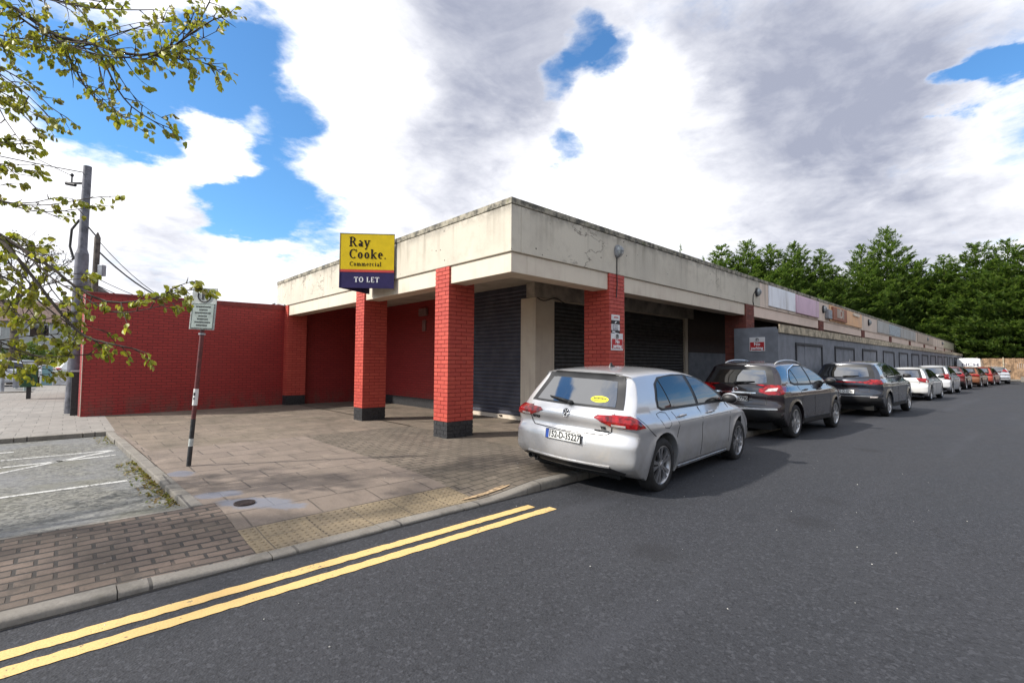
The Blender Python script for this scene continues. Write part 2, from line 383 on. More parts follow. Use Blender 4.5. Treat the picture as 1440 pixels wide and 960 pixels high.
def carpaint(name, c, metal=.45, rough=.34, dirt=(.30,.27,.22), amt=.35, coat=1.0):
    def fn(nt, p):
        o = nt.obj(); z = nt.new('ShaderNodeSeparateXYZ'); nt.put(z.inputs[0], o)
        d = nt.math('MULTIPLY', nt.ramp(z.outputs[2], .2, .95, 1, .12), nt.ramp(nt.noise(o, 3.2, 6, .65), .3, .72))
        nt.put(p.inputs['Base Color'], nt.mix(nt.math('MULTIPLY', d, amt), c, dirt))
        p.inputs['Metallic'].default_value = metal; nt.put(p.inputs['Roughness'], nt.math('ADD', rough, nt.math('MULTIPLY', d, .25)))
        p.inputs['Coat Weight'].default_value = coat; p.inputs['Coat Roughness'].default_value = .05
    return mat(name, fn)
M_GALV = mat('galvanised_steel', base=(.30,.31,.33), rough=.5, metal=.4, vary=.2, vscale=5)
M_WOODPOLE = mat('dark_wood_pole', base=(.10,.085,.07), rough=.9, vary=.3, vscale=8)
M_CABLE = mat('cable_black', base=(.02,.02,.02), rough=.6, vary=0)
M_POST = mat('maroon_post_paint', base=(.13,.03,.03), rough=.5, vary=.25, vscale=20)
M_SIGNGREY = mat('sign_plate_grey', base=(.46,.48,.46), rough=.5, vary=.15, vscale=14)
M_SIGNGREEN = mat('sign_plate_pale_green', base=(.40,.46,.43), rough=.45, vary=.12, vscale=14)
M_SIGNWHITE = mat('sign_white', base=(.72,.71,.70), rough=.5, vary=.08)
M_SIGNRED = mat('sign_red', base=(.50,.018,.022), rough=.45, vary=.12)
M_YELLOWBD = mat('board_yellow', base=(.68,.49,.012), rough=.6, spec=.2, vary=.05)
M_NAVYBD = mat('board_navy', base=(.026,.019,.085), rough=.6, spec=.25, vary=.1)
M_REDBD = mat('board_red', base=(.52,.05,.035), rough=.45, vary=.05)
M_BROWNTXT = mat('brown_lettering', base=(.018,.010,.009), rough=.7, spec=.2, vary=0)
M_WHITETXT = mat('white_lettering', base=(.8,.8,.8), rough=.5, vary=0)
M_LAMPGLASS = mat('frosted_lamp_glass', base=(.42,.45,.44), rough=.25, vary=.15, vscale=20)
def fadedsign(name, c, c2):
    def fn(nt, p):
        pos = nt.pos(); st = nt.noise(nt.mapping(nt.uv(), (2.5, .4, 1)), 1, 5); a = nt.noise(pos, 1.1, 5)
        col = nt.mix(nt.ramp(a, .35, .7), c, c2); col = nt.mix(nt.ramp(st, .5, .75, 0, .5), col, (.30,.25,.2)); nt.put(p.inputs['Base Color'], col); p.inputs['Roughness'].default_value = .6
    return mat(name, fn)
M_FWHITE = fadedsign('faded_white_panel', (.88,.89,.92), (.80,.81,.85))
M_FPINK = fadedsign('faded_pink_panel', (.72,.50,.60), (.62,.43,.52))
M_FORANGE = fadedsign('faded_orange_panel', (.85,.50,.25), (.72,.44,.26))
M_FCREAM = fadedsign('faded_cream_panel', (.55,.45,.36), (.46,.38,.31))
M_FGREY = fadedsign('faded_grey_panel', (.46,.46,.44), (.38,.37,.34))
M_FBROWN = mat('brown_sign_box', base=(.33,.12,.06), rough=.6)
def m_bark(nt, p):
    o = nt.pos(); a = nt.noise(nt.mapping(o, (1,1,.25)), 25, 5, .7)
    nt.put(p.inputs['Base Color'], nt.mix(a, (.025,.02,.016), (.10,.08,.06))); p.inputs['Roughness'].default_value = .95
    nt.put(p.inputs['Normal'], nt.bump(a, .6, .02))
M_BARK = mat('tree_bark', m_bark)
def leafmat(name, cols, trans):
    m = bpy.data.materials.new(name); m.use_nodes = True; nt = NT(m.node_tree); p = nt.n['Principled BSDF']; out = nt.n['Material Output']
    r = nt.new('ShaderNodeNewGeometry').outputs['Random Per Island']
    cr = nt.new('ShaderNodeValToRGB'); nt.put(cr.inputs[0], r)
    e = cr.color_ramp.elements; e[0].color = c4(cols[0]); e[1].color = c4(cols[-1])
    for i, c in enumerate(cols[1:-1]): x = e.new((i+1)/(len(cols)-1)); x.color = c4(c)
    nt.put(p.inputs['Base Color'], cr.outputs[0]); p.inputs['Roughness'].default_value = .5
    tr = nt.new('ShaderNodeBsdfTranslucent'); nt.put(tr.inputs[0], nt.mix(1.0, cr.outputs[0], trans, 'MULTIPLY'))
    mx = nt.new('ShaderNodeMixShader'); mx.inputs[0].default_value = .38
    nt.l.new(p.outputs[0], mx.inputs[1]); nt.l.new(tr.outputs[0], mx.inputs[2]); nt.l.new(mx.outputs[0], out.inputs[0])
    return m
M_LEAF = leafmat('spring_leaf', [(.15,.18,.022), (.25,.28,.032), (.36,.38,.05), (.17,.14,.04), (.42,.42,.08)], (1.5,1.5,.6))
M_CONIF = leafmat('conifer_spray', [(.055,.10,.028), (.095,.155,.040), (.155,.225,.058), (.25,.32,.10)], (1.1,1.2,.6))
M_WEED = leafmat('weed_leaf', [(.10,.13,.02), (.20,.20,.04), (.24,.17,.07), (.14,.10,.05)], (1.2,1.2,.5))
M_HEDGE = leafmat('hedge_leaf', [(.05,.09,.02), (.09,.14,.03), (.15,.19,.05)], (1.2,1.2,.6))
# ---------------------------------------------------------------- world, sun, camera
SUN = Vector((-.885*math.cos(R(39)), .465*math.cos(R(39)), math.sin(R(39)))).normalized()
def make_world():
    w = bpy.data.worlds.new('World'); sc.world = w; w.use_nodes = True; nt = NT(w.node_tree)
    bg = nt.n['Background']
    sky = nt.new('ShaderNodeTexSky', sky_type='NISHITA'); sky.sun_disc = False
    sky.sun_elevation = math.asin(SUN.z); sky.sun_rotation = math.atan2(SUN.x, SUN.y); sky.air_density = 1.2; sky.dust_density = .4; sky.ozone_density = 2.5
    d = nt.new('ShaderNodeTexCoord').outputs['Generated']
    z = nt.new('ShaderNodeSeparateXYZ'); nt.put(z.inputs[0], d)
    den = nt.math('ADD', nt.math('MAXIMUM', z.outputs[2], 0.0), .22)
    cx = nt.new('ShaderNodeCombineXYZ'); nt.put(cx.inputs[0], nt.math('DIVIDE', z.outputs[0], den)); nt.put(cx.inputs[1], nt.math('DIVIDE', z.outputs[1], den)); nt.put(cx.inputs[2], nt.math('MULTIPLY', z.outputs[2], 1.6))
    P = cx.outputs[0]
    n1 = nt.noise(P, 1.5, 9, .58, .35); n2 = nt.noise(P, 5.5, 8, .62, .3); n3 = nt.noise(nt.vm('ADD', P, (4.3,1.7,0)), .9, 6, .55, .2)
    warp = nt.vm('SCALE', nt.vm('SUBTRACT', nt.noise(P, 3.2, 6, .6, out='Color'), (.5,.5,.5)), scale=.15)
    dw = nt.vm('NORMALIZE', nt.vm('ADD', d, warp))
    n4 = nt.noise(P, 14, 7, .65, .4)
    off_ = (SUN.x*.10, SUN.y*.10, .03)
    n1s = nt.noise(nt.vm('ADD', P, off_), 1.5, 9, .58, .35); n2s = nt.noise(nt.vm('ADD', P, tuple(v*.4 for v in off_)), 5.5, 8, .62, .3)
    def blobs(lst):
        acc = None
        for (x, y, r, wgt) in lst:
            v = ray(x, y).normalized() if x < 9000 else Vector(((x-9900)/100, y/100, math.sqrt(max(0, 1-((x-9900)/100)**2-(y/100)**2)))); a0 = math.atan(r*1.25/FPX/(1+((x-720)/FPX)**2+((y-480)/FPX)**2)**.5) if x < 9000 else R(r)
            dot = nt.vm('DOT_PRODUCT', dw, tuple(v))
            k = nt.ramp(dot, math.cos(a0*1.5), math.cos(a0*.10), 0, wgt)
            acc = k if acc is None else nt.math('ADD', acc, k)
        return acc
    gaps = blobs([(385,130,62,1.0),(340,275,44,.95),(400,215,56,1.0),(250,135,62,.95),(300,110,46,1.0),(215,160,40,.7),(440,312,42,.75),(370,285,42,.7),(330,75,50,.6),(70,75,80,.8),(160,150,60,.8),
                  (818,52,22,.95),(795,105,20,.9),(800,210,24,1.0),(855,75,22,.85),(1380,114,24,1.05),(1330,135,15,1.0),(1434,92,20,1.05),(330,300,35,.6),(480,318,30,.5),(9876,62,3.6,1.2),(9868,70,2.6,1.0),(9883,58,2.6,.9),(9990,-24,12,.7),(9985,-34,9,.6)])
    fill = blobs([(310,178,52,1.0),(315,232,34,.9),(150,225,90,.5),(500,180,110,.6),(970,230,120,.5),(640,150,150,.5),(9874,64,24,.15)])
    grey = blobs([(660,150,140,.72),(730,30,110,.62),(610,250,70,.5),(1080,50,160,.68),(1270,40,130,.62),(1020,130,90,.55),(1130,280,140,.52),(1330,260,130,.52),(1010,320,80,.3),(215,300,80,.5),(120,300,60,.2),(440,360,50,.3),(240,340,50,.3)])
    white = blobs([(450,60,120,.5),(470,220,100,.55),(150,210,80,.55),(950,235,80,.75),(880,130,55,.75),(850,235,60,.65),(1330,180,60,.35),(1420,170,60,.3),(700,290,90,.25),(70,250,90,.4),(9874,64,22,.5)])
    infront = nt.ramp(nt.vm('DOT_PRODUCT', d, tuple(ray(720,300).normalized())), .25, .45)
    cover = nt.math('ADD', nt.math('MULTIPLY', nt.math('SUBTRACT', n1, .5), 1.5), nt.math('MULTIPLY', nt.math('SUBTRACT', n2, .5), 1.15))
    cover = nt.math('ADD', cover, nt.math('ADD', .20, nt.math('MULTIPLY', infront, .32)))
    cover = nt.math('ADD', nt.math('SUBTRACT', cover, nt.math('MULTIPLY', gaps, .95)), fill)
    alpha = nt.ramp(nt.math('ADD', cover, nt.math('MULTIPLY', nt.math('SUBTRACT', n4, .5), .6)), -.34, .52)
    sh = nt.math('ADD', nt.math('MULTIPLY', nt.math('SUBTRACT', n3, .5), 1.1), nt.math('MULTIPLY', nt.math('SUBTRACT', n2, .5), .55))
    sh = nt.math('ADD', sh, nt.math('SUBTRACT', grey, white))
    relief = nt.math('ADD', nt.math('MULTIPLY', nt.math('SUBTRACT', n1s, n1), 1.6), nt.math('MULTIPLY', nt.math('SUBTRACT', n2s, n2), 1.1))
    sh = nt.math('ADD', nt.math('ADD', sh, relief), nt.math('MULTIPLY', nt.math('SUBTRACT', n4, .5), .25))
    thick = nt.math('MULTIPLY', nt.ramp(sh, -.34, 1.6), nt.ramp(nt.noise(P, 2.6, 7, .6, .5), .25, .7, .72, 1.12))
    ccol = nt.mix(thick, (1.06,1.06,1.09), (.33,.355,.45))
    edge = nt.ramp(cover, .05, .55, 1, 0)
    ccol = nt.mix(nt.math('MULTIPLY', edge, .3), ccol, (1.0,1.01,1.04))
    hz = nt.ramp(z.outputs[2], -.02, .16, .75, 0)
    ccol = nt.mix(hz, ccol, (.80,.84,.92))
    skyc = nt.mix(1.0, sky.outputs[0], (.75,1.22,1.58), 'MULTIPLY')
    skyc = nt.mix(nt.ramp(z.outputs[2], 0, .25, .5, 0), skyc, (7,8.5,10))
    cl = nt.mix(1.0, ccol, (10,10,10), 'MULTIPLY')
    nt.put(bg.inputs[0], nt.mix(alpha, skyc, cl)); bg.inputs[1].default_value = .098
    w.cycles.sampling_method = 'MANUAL'; w.cycles.sample_map_resolution = 512
make_world()
sd = bpy.data.lights.new('sun', 'SUN'); sd.energy = 4.5; sd.angle = R(2.0); sd.color = (1.0,.945,.87)
so = bpy.data.objects.new('sun', sd); COL.objects.link(so); so.rotation_euler = (-SUN).to_track_quat('-Z', 'Y').to_euler(); so.location = SUN*60
cd = bpy.data.cameras.new('camera'); co = bpy.data.objects.new('camera', cd); COL.objects.link(co); sc.camera = co
cd.sensor_width = 36; cd.lens = FPX/1440*36; cd.clip_start = .05; cd.clip_end = 3000
M = Matrix((CR, CU, -CF)).transposed().to_4x4(); M.translation = CAM; co.matrix_world = M
vs = sc.view_settings; vs.view_transform = 'Standard'; vs.look = 'None'; vs.gamma = 1; vs.exposure = 0.38; vs.use_curve_mapping = False
sc.cycles.max_bounces = 6; sc.cycles.diffuse_bounces = 3; sc.cycles.glossy_bounces = 3; sc.cycles.transparent_max_bounces = 4; sc.cycles.use_denoising = True
sc.cycles.caustics_reflective = False; sc.cycles.caustics_refractive = False
# ---------------------------------------------------------------- ground
def sstep(a, b, x):
    t = min(1, max(0, (x-a)/(b-a))); return t*t*(3-2*t)
def zp(x, y):
    drop = sstep(.3, 1.05, x)*(1-sstep(3.3, 4.3, x))
    near = 1-sstep(4.1, 5.3, y)
    z = .10 - .052*near*(1-sstep(3.3, 4.3, x)) - .020*drop*near
    return z
def sheet(name, mat_, x0, y0, x1, y1, step=.25, dz=0, fn=zp, kind='structure', smooth=True):
    mb = MB(); nu = max(1, int(abs(x1-x0)/step)); nv = max(1, int(abs(y1-y0)/step))
    mb.grid(lambda u, v: (x0+(x1-x0)*u, y0+(y1-y0)*v, fn(x0+(x1-x0)*u, y0+(y1-y0)*v)+dz), nu, nv)
    return mb.build(name, mat_, kind=kind, smooth=smooth)
M_EARTH = mat('rough_ground', base=(.13,.12,.09), rough=.95, vary=.35, vscale=.3)
MB().grid(lambda u, v: (-400+900*u, -350+750*v, -.03), 12, 12).build('ground', M_EARTH, kind='structure')
MB().grid(lambda u, v: (-60+185*u, -40+43.9*v, 0), 60, 20).build('road', M_ASPH, kind='structure')
sheet('block_pavement', M_PAVER, -9, 4.03, 1.12, 5.47)
sheet('block_pavement', M_PAVER2, 3.3, 4.03, 5.55, 9.2)
sheet('block_pavement', M_PAVER2, 5.55, 4.03, 95, 5.6, 1.0)
# blister paving: real studs on the dropped kerb
tb = MB(); tb.grid(lambda u, v: (1.12+2.18*u, 4.03+.58*v, zp(1.12+2.18*u, 4.03+.58*v)), 22, 6)
for i in range(33):
    for j in range(9):
        x, y = 1.12+.034+i*.066, 4.03+.032+j*.0645
        tb.lathe([(.016, -.002), (.0135, .004), (.007, .0062), (.0, .0066)], (x, y, zp(x, y)), 'z', 7)
tb.build('tactile_pavement', M_TACT, smooth=True, kind='structure')
sheet('slab_pavement', M_SLAB, 1.12, 4.61, 3.3, 9.2)
sheet('slab_pavement', M_SLAB, .99, 5.47, 1.12, 9.2)
sheet('yard_paving', M_SLAB2, .76, 9.2, 5.6, 16.9, .6)
sheet('yard_paving', M_SLAB2, 5.55, 5.6, 16.2, 16.9, .6)
sheet('pavement', M_SLAB3, -22, 12.27, .76, 29.0, .8)
sheet('pavement', M_SLAB3, .76, 16.9, 6, 29.0, .8)
# parking bay
def bay_edge(y): return .90 + (.62-.90)*(y-5.5)/(12.1-5.5)
sheet('parking_bay', M_BAY, -22, 5.47, 1.0, 12.3, .5, fn=lambda x, y: .028+.05*sstep(5.8, 5.47, y) if y < 5.8 else .028)
def stripe(name, mat_, a, b, w, z, n=30, zf=None, ragged=.0):
    a, b = Vector(a), Vector(b); t = (b-a).normalized(); nn = Vector((-t.y, t.x)); rnd = random.Random(hash((round(a.x*9), round(b.y*9))) & 255)
    vs, fs = [], []
    for i in range(n+1):
        p = a.lerp(b, i/n); e1 = w/2+rnd.uniform(-ragged, ragged); e2 = w/2+rnd.uniform(-ragged, ragged)
        for q in (p+nn*e1, p-nn*e2): vs.append((q.x, q.y, zf(q.x, q.y)+z if zf else z))
    for i in range(n): fs.append((2*i, 2*i+1, 2*i+3, 2*i+2))
    return MB().add(vs, fs).build(name, mat_, kind='structure')
stripe('yellow_line', M_YELLOW, (-16, 3.60), (3.62, 3.56), .105, .004, 400, ragged=.006)
stripe('yellow_line', M_YELLOW, (-16, 3.385), (3.74, 3.365), .105, .004, 400, ragged=.006)
for a, b in (((-12, 6.78), (.60, 7.50)), ((-12, 8.05), (.62, 9.62)), ((-12, 9.9), (.60, 10.15)), ((-.66, 8.95), (.62, 10.12)), ((-12, 10.6), (-.55, 10.95))):
    stripe('bay_line', M_WHITE, a, b, .085, .032, 80, ragged=.006)
# kerb stones, each with a rounded arris and its own small misfit
def kerbrow(name, x0, x1, mat_=M_KERB):
    mb = MB(); x = x0; rnd = random.Random(3)
    while x < x1-.01:
        e = min(x+.905, x1); n = 6; prof = [(0, -.05), (0, .58), (.012, .86), (.035, .985), (.06, 1.0), (.13, 1.0)]
        jy, jz = rnd.uniform(-.006, .006), rnd.uniform(-.004, .004)
        def fn(u, v):
            k = min(len(prof)-1, int(round(v*(len(prof)-1)))); xx = x+(e-.006-x)*u; zt = zp(xx, 4.08)+.006+jz
            return (xx, 3.9+jy+prof[k][0], zt*prof[k][1] if prof[k][1] > 0 else -.05)
        mb.grid(fn, n, len(prof)-1)
        for s_ in (0, 1): mb.add([fn(s_, i/(len(prof)-1)) for i in range(len(prof))]+[(fn(s_, 1)[0], 4.03+jy, -.05)], [tuple(range(len(prof)+1))])
        x = e
    return mb.build(name, mat_, kind='structure', smooth=True, ang=60)
kerbrow('kerb', -16, 45)
def bayside():
    mb = MB(); y = 5.47; rnd = random.Random(5)
    while y < 12.3:
        e = min(y+.905, 12.3); j = rnd.uniform(-.008, .008)
        xa, xb = bay_edge(y)+j, bay_edge(e)+j
        mb.add([(xa, y, .02), (xb, e-.008, .02), (xb, e-.008, .106), (xa, y, .106), (xa+.125, y, .02), (xb+.125, e-.008, .02), (xb+.125, e-.008, .106), (xa+.125, y, .106)],
               [(0,3,2,1), (3,7,6,2), (4,5,6,7), (0,4,7,3), (1,2,6,5)]); y = e
    x = -16
    while x < .72:
        e = min(x+.905, .72); mb.box(x, 12.16, .02, e-.008, 12.285, .112); x = e
    return mb.build('parking_bay_kerb', M_KERB, kind='structure', bevel=.012)
bayside()
# strip between the bay kerb and the slabs
MB().add([(bay_edge(5.47)+.12, 5.47, .1005), (1.0, 5.47, .1005), (1.0, 9.2, .1005), (.77, 12.3, .1005), (bay_edge(12.3)+.12, 12.3, .1005), (bay_edge(9.2)+.12, 9.2, .1005)], [(0,1,2,3,4,5)]).build('slab_pavement', M_SLAB, kind='structure')
MB().box(-16, 5.44, .05, .92, 5.485, .103).build('parking_bay_kerb', M_KERB, kind='structure')
# puddle and damp patches
def blob(name, mat_, cx, cy, rx, ry, rot, dz, seed, wob=.22, n=48, zf=zp):
    rnd = random.Random(seed); ph = [rnd.uniform(0, 6.28) for _ in range(5)]
    vs = [(cx, cy, zf(cx, cy)+dz)]; fs = []
    rings = 5
    for r_ in range(1, rings+1):
        for i in range(n):
            a = 2*math.pi*i/n; k = 1+wob*sum(math.sin((j+2)*a+ph[j])/(j+1.5) for j in range(5))
            x, y = rx*k*math.cos(a)*r_/rings, ry*k*math.sin(a)*r_/rings
            X, Y = cx+x*math.cos(rot)-y*math.sin(rot), cy+x*math.sin(rot)+y*math.cos(rot); vs.append((X, Y, zf(X, Y)+dz))
    for i in range(n): fs.append((0, 1+i, 1+(i+1) % n))
    for r_ in range(rings-1):
        for i in range(n): a, b = 1+r_*n+i, 1+r_*n+(i+1) % n; fs.append((a, a+n, b+n, b))
    return MB().add(vs, fs).build(name, mat_, kind='structure', smooth=True)
t = thing('drain_cover', 'small rusty round drain cover in the bluish damp patch on the slabs', 'drain cover', (1.335, 5.27, zp(1.335, 5.27)+.008))
fr = MB().lathe([(.095,-.01),(.095,.004),(.084,.006),(.08,.001),(.0,.001)], (1.335, 5.27, zp(1.335, 5.27)+.008), 'z', 28).build('frame', M_IRON, t, smooth=True)
gr = MB()
for i in range(-3, 4):
    h = (.078**2-(i*.020)**2)**.5; gr.box(1.335-h, 5.27+i*.020-.006, zp(1.335,5.27)+.009, 1.335+h, 5.27+i*.020+.006, zp(1.335,5.27)+.016)
gr.build('grating', M_IRON, t)
# broken patch of mortar by the kerb
o = blob('mortar_patch', mat('broken_mortar', base=(.34,.24,.14), rough=.9, vary=.5, vscale=14, bump=.6), 3.52, 4.14, .30, .045, .02, .012, 21, .3)
# leaves, weeds and litter along the bay kerb
rnd = random.Random(11); lb = MB()
for i in range(620):
    y = 5.65+rnd.random()*3.2 if i < 520 else 10.9+rnd.random()*1.1
    x = bay_edge(y)-rnd.random()**2.2*(.22 if y < 9 else .2); s_ = rnd.uniform(.008, .03); a = rnd.uniform(0, 6.28); h = rnd.uniform(.0, .035)
    lift = rnd.uniform(-.4, .9); c = Vector((x, y, .03+h*.5)); u = Vector((math.cos(a), math.sin(a), lift))*s_; v_ = Vector((-math.sin(a), math.cos(a), rnd.uniform(-.3,.5)))*s_*.55
    lb.add([c-u, c+v_, c+u, c-v_], [(0,1,2,3)])
for k in range(46):
    y = 5.75+rnd.random()*2.9; x = bay_edge(y)-rnd.random()**2*.16-.01
    for j in range(8):
        a = rnd.uniform(0, 6.28); L = rnd.uniform(.02, .055); d = Vector((math.cos(a)*.6, math.sin(a)*.6, 1)).normalized()
        p = Vector((x, y, .03)); q = Vector((-math.sin(a), math.cos(a), 0))*L*.16
        lb.add([p-q*.4, p+d*L*.6-q, p+d*L+Vector((math.cos(a), math.sin(a), -.2))*L*.3, p+d*L*.6+q], [(0,1,2,3)])
lb.build('kerbside_weeds', M_WEED, kind='stuff')
# scraps of litter and grit: one sprinkle
lb = MB()
for i in range(150):
    if i < 80: x, y, z = rnd.uniform(-1, 9), rnd.uniform(-1.5, 3.85), .003
    else: x, y = rnd.uniform(0, 7), rnd.uniform(4.1, 12); z = zp(x, y)+.002
    if i >= 80 and x < 1.1 and y > 5.4: continue
    s_ = rnd.uniform(.003, .009); a = rnd.uniform(0, 6.28); c = Vector((x, y, z)); u = Vector((math.cos(a), math.sin(a), 0))*s_; v_ = Vector((-math.sin(a), math.cos(a), 0))*s_*rnd.uniform(.5,1)
    lb.add([c-u, c+v_, c+u, c-v_, c+Vector((0,0,s_*.7))], [(0,1,4), (1,2,4), (2,3,4), (3,0,4)])
lb.build('loose_grit', mat('pale_grit', base=(.40,.39,.36), vary=.3), kind='stuff')
# ---------------------------------------------------------------- the shop building
XF, YF, ZB, ZT = 5.15, 5.55, 3.29, 4.17        # fascia planes, fascia bottom and top
XE, YE = 80.0, 17.2
bld = thing('shop_building', 'long single-storey row of shuttered shops with cream concrete fascia and red brick pillars', 'building', (XF, YF, 0))
def fasc(name, m, axis, a, b, z0, z1, th, out=0.0):
    mb = MB()
    if axis == 'Y': mb.box(a, YF-out, z0, b, YF-out+th, z1)
    else: mb.box(XF-out, a, z0, XF-out+th, b, z1)
    return mb
fb = MB(); fb.box(XF, YF, ZB, XF+.22, YE, ZT-.11); fb.box(XF+.22, YF, ZB, 15.75, YF+.22, ZT-.11)
fb.build('fascia', M_CONC, bld, bevel=.012)
M_CONC2 = mat('pinkish_weathered_fascia', lambda nt, p: (nt.put(p.inputs['Base Color'], nt.mix(nt.ramp(nt.noise(nt.mapping(nt.uv(), (2.2,.4,1)), 1, 5), .5, .72, 0, .7), nt.mix(nt.ramp(nt.noise(nt.pos(), .5, 5), .35, .7), (.74,.61,.50), (.64,.53,.44)), (.30,.25,.2))), setattr(p.inputs['Roughness'], 'default_value', .85)))
MB().box(15.755, YF+.003, ZB, XE, YF+.22, ZT-.11).build('fascia', M_CONC2, bld, bevel=.01)
cb = MB(); cb.box(XF-.012, YF-.012, ZT-.108, XF+.30, YE, ZT); cb.box(XF+.30, YF-.012, ZT-.108, XE, YF+.30, ZT)
cb.build('parapet_capping', M_CAP, bld, bevel=.012)
# lower beams between the pillars
PIL = [('L', 7.24, 7.68), ('L', 10.68, 11.12), ('L', 16.05, 16.5)]
RP = [7.80, 14.62, 22.05, 29.5, 36.9, 44.3, 51.7, 59.1, 66.5, 73.9]
bm_ = MB(); bo = .035; zb0 = 2.96
ys = [YF+.035] + [v for p in PIL for v in (p[1], p[2])] + [YE]
for i in range(0, len(ys), 2): bm_.box(XF+bo, ys[i], zb0, XF+bo+.36, ys[i+1], ZB-.002)
bm_.box(XF+bo+.36, YF+bo, zb0, RP[0], YF+bo+.36, ZB-.002)
bm_.box(RP[0]+.52, YF+bo, zb0, RP[1], YF+bo+.36, ZB-.002)
bm_.build('lower_beam', M_CREAM, bld, bevel=.008)
b2 = MB()
for i in range(1, len(RP)): b2.box(RP[i]+.62, YF+bo, zb0, RP[i+1] if i+1 < len(RP) else XE, YF+bo+.36, ZB-.002)
b2.build('lower_beam', M_PINKCREAM, bld, bevel=.008)
sb = MB(); sb.box(XF+.395, YF+.395, 3.40, XE, 8.0, 3.47); sb.box(XF+.395, 8.0, 3.40, 8.6, YE-.1, 3.47); sb.build('soffit', M_SOFFIT, bld)
rb = MB(); rb.box(XF+.22, YF+.22, ZT-.14, XE, YE, ZT-.09); rb.build('roof', M_METALROOF, bld)
# brick pillars modelled brick by brick
def brick_block(mb_b, mb_j, x0, y0, x1, y1, z0, z1, faces='xyXY', course=.075):
    j = .011; t = .05; pr = .009
    mb_j.box(x0+pr, y0+pr, z0, x1-pr, y1-pr, z1)
    n = max(1, round((z1-z0)/course)); ch = (z1-z0)/n
    def run(w, odd):
        k = max(1, round(w/.222)); L = w/k
        return [L]*k if not odd else [L/2]+[L]*(k-1)+[L/2]
    for c in range(n):
        za, zb_ = z0+c*ch+j*.5, z0+(c+1)*ch-j*.5; odd = c % 2
        for fc in faces:
            if fc in 'xX':
                a = y0
                for L in run(y1-y0, odd):
                    e0 = a+(j/2 if a > y0+.001 else 0); e1 = a+L-(j/2 if a+L < y1-.001 else 0); d = random.uniform(-.0015, .0015)
                    if fc == 'x': mb_b.box(x0+d, e0, za, x0+t, e1, zb_)
                    else: mb_b.box(x1-t, e0, za, x1+d, e1, zb_)
                    a += L
            else:
                xa, xb = x0+t, x1-t; a = xa
                for L in run(xb-xa, 1-odd):
                    e0 = a+(j/2 if a > xa+.001 else 0); e1 = a+L-(j/2 if a+L < xb-.001 else 0); d = random.uniform(-.0015, .0015)
                    if fc == 'y': mb_b.box(e0, y0+d, za, e1, y0+t, zb_)
                    else: mb_b.box(e0, y1-t, za, e1, y1+d, zb_)
                    a += L
def pillar(x0, y0, x1, y1, z1=ZB-.003, mats=None, zp_=.1, plinth=True):
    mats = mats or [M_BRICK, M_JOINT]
    a, b = MB(), MB(); zm = zp_+.30
    brick_block(a, b, x0, y0, x1, y1, zm if plinth else zp_, z1)
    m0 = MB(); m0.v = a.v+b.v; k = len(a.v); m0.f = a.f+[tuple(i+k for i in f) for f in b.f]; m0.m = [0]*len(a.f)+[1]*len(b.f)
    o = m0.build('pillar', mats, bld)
    if plinth:
        a, b = MB(), MB(); brick_block(a, b, x0+.001, y0+.001, x1-.001, y1-.001, zp_-.02, zm-.001)
        m0 = MB(); m0.v = a.v+b.v; k = len(a.v); m0.f = a.f+[tuple(i+k for i in f) for f in b.f]; m0.m = [0]*len(a.f)+[0]*len(b.f)
        m0.build('plinth', M_PLINTH, o)
    return o
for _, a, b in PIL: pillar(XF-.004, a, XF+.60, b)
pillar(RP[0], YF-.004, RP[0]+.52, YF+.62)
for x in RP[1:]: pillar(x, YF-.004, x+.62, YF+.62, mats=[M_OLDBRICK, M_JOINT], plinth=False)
# recessed walls
wb = MB(); wb.box(8.1, 10.35, .12, 8.3, YE, 3.42); wb.build('recessed_wall', M_WALL, bld)
MB().box(8.085, 10.35, .08, 8.3, YE, .38).build('plinth', M_PLINTH, bld)
MB().box(5.752, 16.25, .08, 8.1, 16.45, 3.42).build('end_wall', M_WALL, bld)
MB().box(5.30, 16.501, .0, 8.1, YE, 3.3).build('end_wall', M_WALL, bld)
MB().box(8.3, 16.6, 0, XE, YE, 3.9).build('rear_wall', M_DARKBRICK, bld)
MB().box(XE-.25, YF+.3, 0, XE-.02, 16.6, 3.9).build('end_wall', M_DARKBRICK, bld)
# roller shutters: real corrugated curtain, guide rails, bottom bar
def shutter(axis, plane, a, b, z0, z1, m, pitch=.098):
    n = int((z1-z0)/pitch); prof = []
    for i in range(n):
        for k in range(6):
            w = k/6; prof.append((z0+(i+w)*pitch, .018*abs(math.sin(math.pi*w))**.7))
    prof.append((z1, 0)); mb = MB(); vs = []; fs = []
    for (z, d) in prof:
        for s_ in (a, b): vs.append((plane-d, s_, z) if axis == 'X' else (s_, plane-d, z))
    for i in range(len(prof)-1): fs.append((2*i, 2*i+1, 2*i+3, 2*i+2))
    k = len(vs); vs += [(plane+.03, a, z0), (plane+.03, b, z0), (plane+.03, b, z1), (plane+.03, a, z1)] if axis == 'X' else [(a, plane+.03, z0), (b, plane+.03, z0), (b, plane+.03, z1), (a, plane+.03, z1)]
    fs.append((k, k+1, k+2, k+3)); mb.add(vs, fs)
    return mb.build('roller_shutter', m, bld)
s1 = shutter('X', 8.12, 7.93, 10.3, .20, 3.42, M_SHUT)
MB().box(8.085, 7.93, .105, 8.14, 10.3, .20).build('bottom_bar', M_CREAM, s1)
MB().box(8.06, 9.0, .15, 8.084, 9.09, .19).build('lock', M_IRON, s1)
MB().box(8.07, 10.30, .1, 8.16, 10.348, 3.4).build('guide_rail', M_HOARDTRIM, s1)
MB().box(8.035, 7.80, .1, 8.70, 8.3, 3.05).build('cream_column', M_CREAM, bld, bevel=.01)
